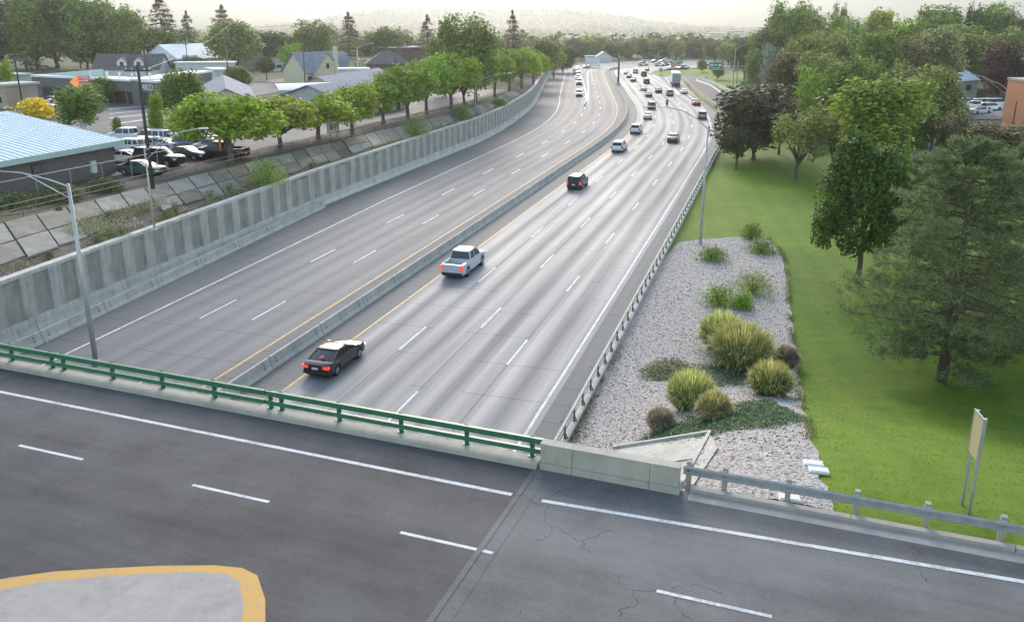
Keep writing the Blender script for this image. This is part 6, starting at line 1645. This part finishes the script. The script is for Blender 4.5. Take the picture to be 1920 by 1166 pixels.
# ---- bodies grown from a skeleton
def figure(name,label,verts,edges,radii,mat,loc,rz,cat='person',levels=2,root=None):
    me=bpy.data.meshes.new(name); me.from_pydata(verts,edges,[]); o=bpy.data.objects.new(name,me); link(o,root); o.location=loc; o.rotation_euler=(0,0,rz)
    sk=o.modifiers.new('skin','SKIN'); sv=me.skin_vertices[0].data
    for i,r_ in enumerate(radii): sv[i].radius=(r_,r_) if not hasattr(r_,'__len__') else r_
    sv[0].use_root=True; ss=o.modifiers.new('ss','SUBSURF'); ss.levels=levels; ss.render_levels=levels; me.materials.append(mat)
    if label: tag(o,label,cat)
    return o
M['jacket']=surf('dark_jacket',(.03,.03,.035),.8,.2,4); M['hivis']=surf('orange_vest',(.85,.30,.10),.7,.1,4); M['skin']=surf('skin',(.45,.28,.20),.6,.08,4); M['jeans']=surf('denim_trousers',(.06,.08,.14),.85,.2,6)
def motorcycle():
    p=P(1251,200.5,0); s,t=st(p[0],p[1]); h=fhead(s); r=empty('motorcycle',p,R_(90-h),'black motorcycle with a rider in the second eastbound lane','motorcycle')
    for x in (.33,1.80):
        m=MB(); n=20; 
        for i in range(n):
            a=2*math.pi*i/n; b=2*math.pi*(i+1)/n; m.beam((x+.29*math.cos(a),0,.33+.29*math.sin(a)),(x+.29*math.cos(b),0,.33+.29*math.sin(b)),.13,.09)
        w_=m.build('wheel',M['rubber'],r); m=MB(); m.disc((x,0,.33),.2,(0,1,0),12,.05); m.build('rim',M['rim'],w_)
    m=MB(); m.tube([(.45,0,.55),(.9,0,.62),(1.3,0,.72),(1.62,0,.86)],[.14,.2,.19,.08],10); m.box(.35,1.0,-.14,.14,.68,.80); m.build('body',M['black'],r,smooth=True)
    m=MB(); m.tube([(1.80,0,.33),(1.6,0,.95)],.04,6); m.tube([(1.5,-.38,1.05),(1.6,0,.98),(1.5,.38,1.05)],.03,6); m.build('fork',M['steel'],r)
    m=MB(); m.box(-.02,.04,-.08,.08,.66,.74); m.build('tail_light',M['taild'],r)
    m=MB(); m.tube([(.2,-.2,.35),(.9,-.22,.32)],.06,8); m.build('exhaust',M['steel'],r)
    V=[(.75,0,.90),(.80,0,1.12),(.93,0,1.40),(.98,0,1.52),(1.0,0,1.60), (.95,.20,1.38),(1.15,.33,1.18),(1.45,.36,1.08), (.95,-.20,1.38),(1.15,-.33,1.18),(1.45,-.36,1.08), (.80,.13,.86),(1.12,.22,.80),(.92,.22,.38),(1.06,.22,.32), (.80,-.13,.86),(1.12,-.22,.80),(.92,-.22,.38),(1.06,-.22,.32)]
    E_=[(0,1),(1,2),(2,3),(3,4),(2,5),(5,6),(6,7),(2,8),(8,9),(9,10),(0,11),(11,12),(12,13),(13,14),(0,15),(15,16),(16,17),(17,18)]
    Rr=[.17,.16,.18,.07,.06,.085,.06,.045,.085,.06,.045,.12,.09,.06,.05,.12,.09,.06,.05]
    rd=empty('person',p,R_(90-h),'motorcyclist in dark clothes and a helmet leaning forward on the motorcycle','person')
    figure('body',None,V,E_,Rr,M['jacket'],(0,0,0),0,root=rd)
    m=MB(); m.tube([(1.0,0,1.56),(1.01,0,1.60),(1.03,0,1.70),(1.03,0,1.80),(1.02,0,1.84)],[.09,.125,.14,.10,.03],12); m.build('helmet',M['black'],rd,smooth=True)
motorcycle()
def worker():
    p=up(416,300,0); rd=empty('person',(p[0],p[1],p[2]+1.0),R_(-150),'person in an orange top standing at the parked black pickup','person')
    V=[(0,0,.92),(0,0,1.12),(0,0,1.38),(0,0,1.50),(0,0,1.56),(0,.20,1.38),(.06,.27,1.12),(.2,.24,.96),(0,-.20,1.38),(.06,-.27,1.12),(.2,-.24,.96),(0,.10,.86),(.03,.12,.46),(0,.12,.08),(.12,.13,.03),(0,-.10,.86),(.03,-.12,.46),(0,-.12,.08),(.12,-.13,.03)]
    E_=[(0,1),(1,2),(2,3),(3,4),(2,5),(5,6),(6,7),(2,8),(8,9),(9,10),(0,11),(11,12),(12,13),(13,14),(0,15),(15,16),(16,17),(17,18)]
    Rr=[.15,.14,.16,.06,.06,.08,.055,.04,.08,.055,.04,.11,.075,.055,.045,.11,.075,.055,.045]
    figure('body',None,V,E_,Rr,M['hivis'],(0,0,0),0,root=rd)
    m=MB(); m.tube([(0,0,1.52),(.01,0,1.58),(.02,0,1.66),(.01,0,1.74),(0,0,1.78)],[.06,.09,.105,.08,.02],12); h=m.build('head',M['skin'],rd,smooth=True)
    m=MB(); m.tube([(0,0,1.69),(0,0,1.74),(0,0,1.81)],[.125,.12,.05],12); m.build('hat',M['hivis'],rd,smooth=True)
worker()
# ---- westbound slip lane, coming towards the camera
for x,y,k_,pt,lab in [(1086,182,'suv','white','front white SUV at the head of the westbound slip lane queue'),(1086,160,'pickup','white','white pickup second in the slip lane queue'),(1084,150,'suv','white','white SUV third in the slip lane queue'),(1078,139,'suv','white','white SUV at the back left of the slip lane queue'),(1085,138.5,'sedan','silver','silver car at the back right of the slip lane queue'),(1083,131,'sedan','white','tiny white car last in the slip lane queue'),(1103,127,'sedan','white','white car turning at the top of the slip lane'),(1097,128.5,'sedan','grey','grey car turning at the top of the slip lane')]:
    p=P(x,y,0); s,t=st(p[0],p[1]); h=fhead(min(s,295)); d=Vector((math.sin(R_(h)),math.cos(R_(h)),0)); c=Vector(p)+d*SPEC[k_]['L']/2
    car(k_,pt,c,h+180,lab,'vehicles queueing on the slip lane',full=(y>145))
# ---- parked cars, pixel of the footprint centre on the upper ground
def parked(x,y,k_,pt,hd,lab,full=True,group='cars parked in the lot behind the fence',right=False):
    p=G(x,y) if right else up(x,y,.04); car(k_,pt,p,hd,lab,group,False,full)
for a in [(243,268,'pickup','white',285,'white pickup with a dark bed cover half hidden by the blue roof corner'),(240,287,'suv','white',285,'white SUV parked beside the blue roof corner'),(234,306,'sedan','white',285,'white sedan tucked behind the block building corner'),
 (268,283,'suv','silver',285,'silver SUV left of the dark wooden pole'),(303,282,'sedan','silver',285,'pale silver hatchback right of the dark wooden pole'),(343,281,'suv','grey',285,'grey SUV in the back row of the lot'),(378,281,'suv','grey',285,'dark grey SUV beside the black pickup, back row'),
 (418,297,'pickup','black',285,'black pickup parked under the widest street tree'),(300,311,'bigsuv','black',105,'big black SUV nose out toward the slope fence'),(352,299,'sedan','black',105,'black sedan with a pale hood beside the big black SUV'),(398,287,'suv','silver',285,'silver SUV between the grey one and the black pickup'),(286,270,'van','white',285,'white minivan behind the silver SUV in the lot'),(325,271,'sedan','white',285,'white sedan in the rearmost row of the lot'),(361,270,'suv','white',285,'white SUV in the rearmost row left of the widest tree'),(268,328,'sedan','darkgreen',105,'dark green sedan nearest the block building')]: parked(*a)
g='vehicles parked by the grey shop'
for a in [(39,200,'suv','white',100,'white hatchback parked at the left edge near the yellow shrub'),(100,195,'sedan','red',95,'dark red sedan behind the yellow shrub'),(117,196,'sedan','white',95,'white car beside the dark red sedan'),(60,178,'van','white',95,'white van in front of the mint coloured building'),(108,176,'sedan','silver',95,'silver sedan in the far row by the shop windows'),(149,174,'suv','white',95,'white SUV behind the orange arrow sign'),(245,190,'pickup','white',93,'white pickup parked before the shop entrance'),(4,186,'sedan','navy',95,'dark blue car cut off by the left picture edge'),(80,206,'sedan','gold',95,'tan car hidden behind the yellow shrub'),(190,192,'sedan','beige',95,'beige car behind the leafy tree by the street')]: parked(*a,full=False,group=g)
for a in [(1812,198,'suv','white',70,'white SUV at the left end of the lot by the orange building'),(1828,206,'pickup','white',70,'white pickup in the front of the lot by the orange building'),(1843,200,'van','white',70,'white van in the middle of the lot by the orange building'),(1836,214,'sedan','silver',70,'silver sedan lowest in the lot by the orange building'),(1857,208,'suv','white',70,'white SUV right of the middle of the lot by the orange building'),(1868,200,'van','white',70,'white van touching the corner of the orange building')]: parked(*a,full=False,group='white vehicles by the orange building',right=True)
def rsheet(name,pts,mat,dz=.05):
    # small drape following the right hand terrain
    vs=[Vector(G(*q)) for q in pts]; m=MB(); n=8
    a,b,c,d=vs
    for i in range(n+1):
        for j in range(n+1):
            u,v=i/n,j/n; p=(a*(1-u)+b*u)*(1-v)+(d*(1-u)+c*u)*v; m.v.append((p.x,p.y,ground(p.x,p.y)+dz))
    for i in range(n):
        for j in range(n): m.f.append((i*(n+1)+j,(i+1)*(n+1)+j,(i+1)*(n+1)+j+1,i*(n+1)+j+1)); m.m.append(0)
    return tag(m.build(name,mat),kind='structure')
rsheet('side_street',[(1690,312),(1775,312),(1800,262),(1735,262)],M['asph_lot']); rsheet('side_kerb',[(1700,284),(1738,270),(1740,271.5),(1702,286)],M['conc_light'],.12)
rsheet('white_lot',[(1780,225),(1890,225),(1885,188),(1790,188)],M['asph_lot'])
# ================================================================== HAZE
def haze():
    m=MB(); m.box(-12500,12500,-300,14500,-60,760); mt=bpy.data.materials.new('haze_air'); mt.use_nodes=True; t=mt.node_tree; t.nodes.clear()
    o=t.nodes.new('ShaderNodeOutputMaterial'); v=t.nodes.new('ShaderNodeVolumePrincipled'); v.inputs['Color'].default_value=(.94,.975,1,1); v.inputs['Density'].default_value=HAZE; v.inputs['Anisotropy'].default_value=.7
    t.links.new(v.outputs[0],o.inputs['Volume']); ob=m.build('haze',mt); tag(ob,kind='stuff')
HAZE=.00021
haze()
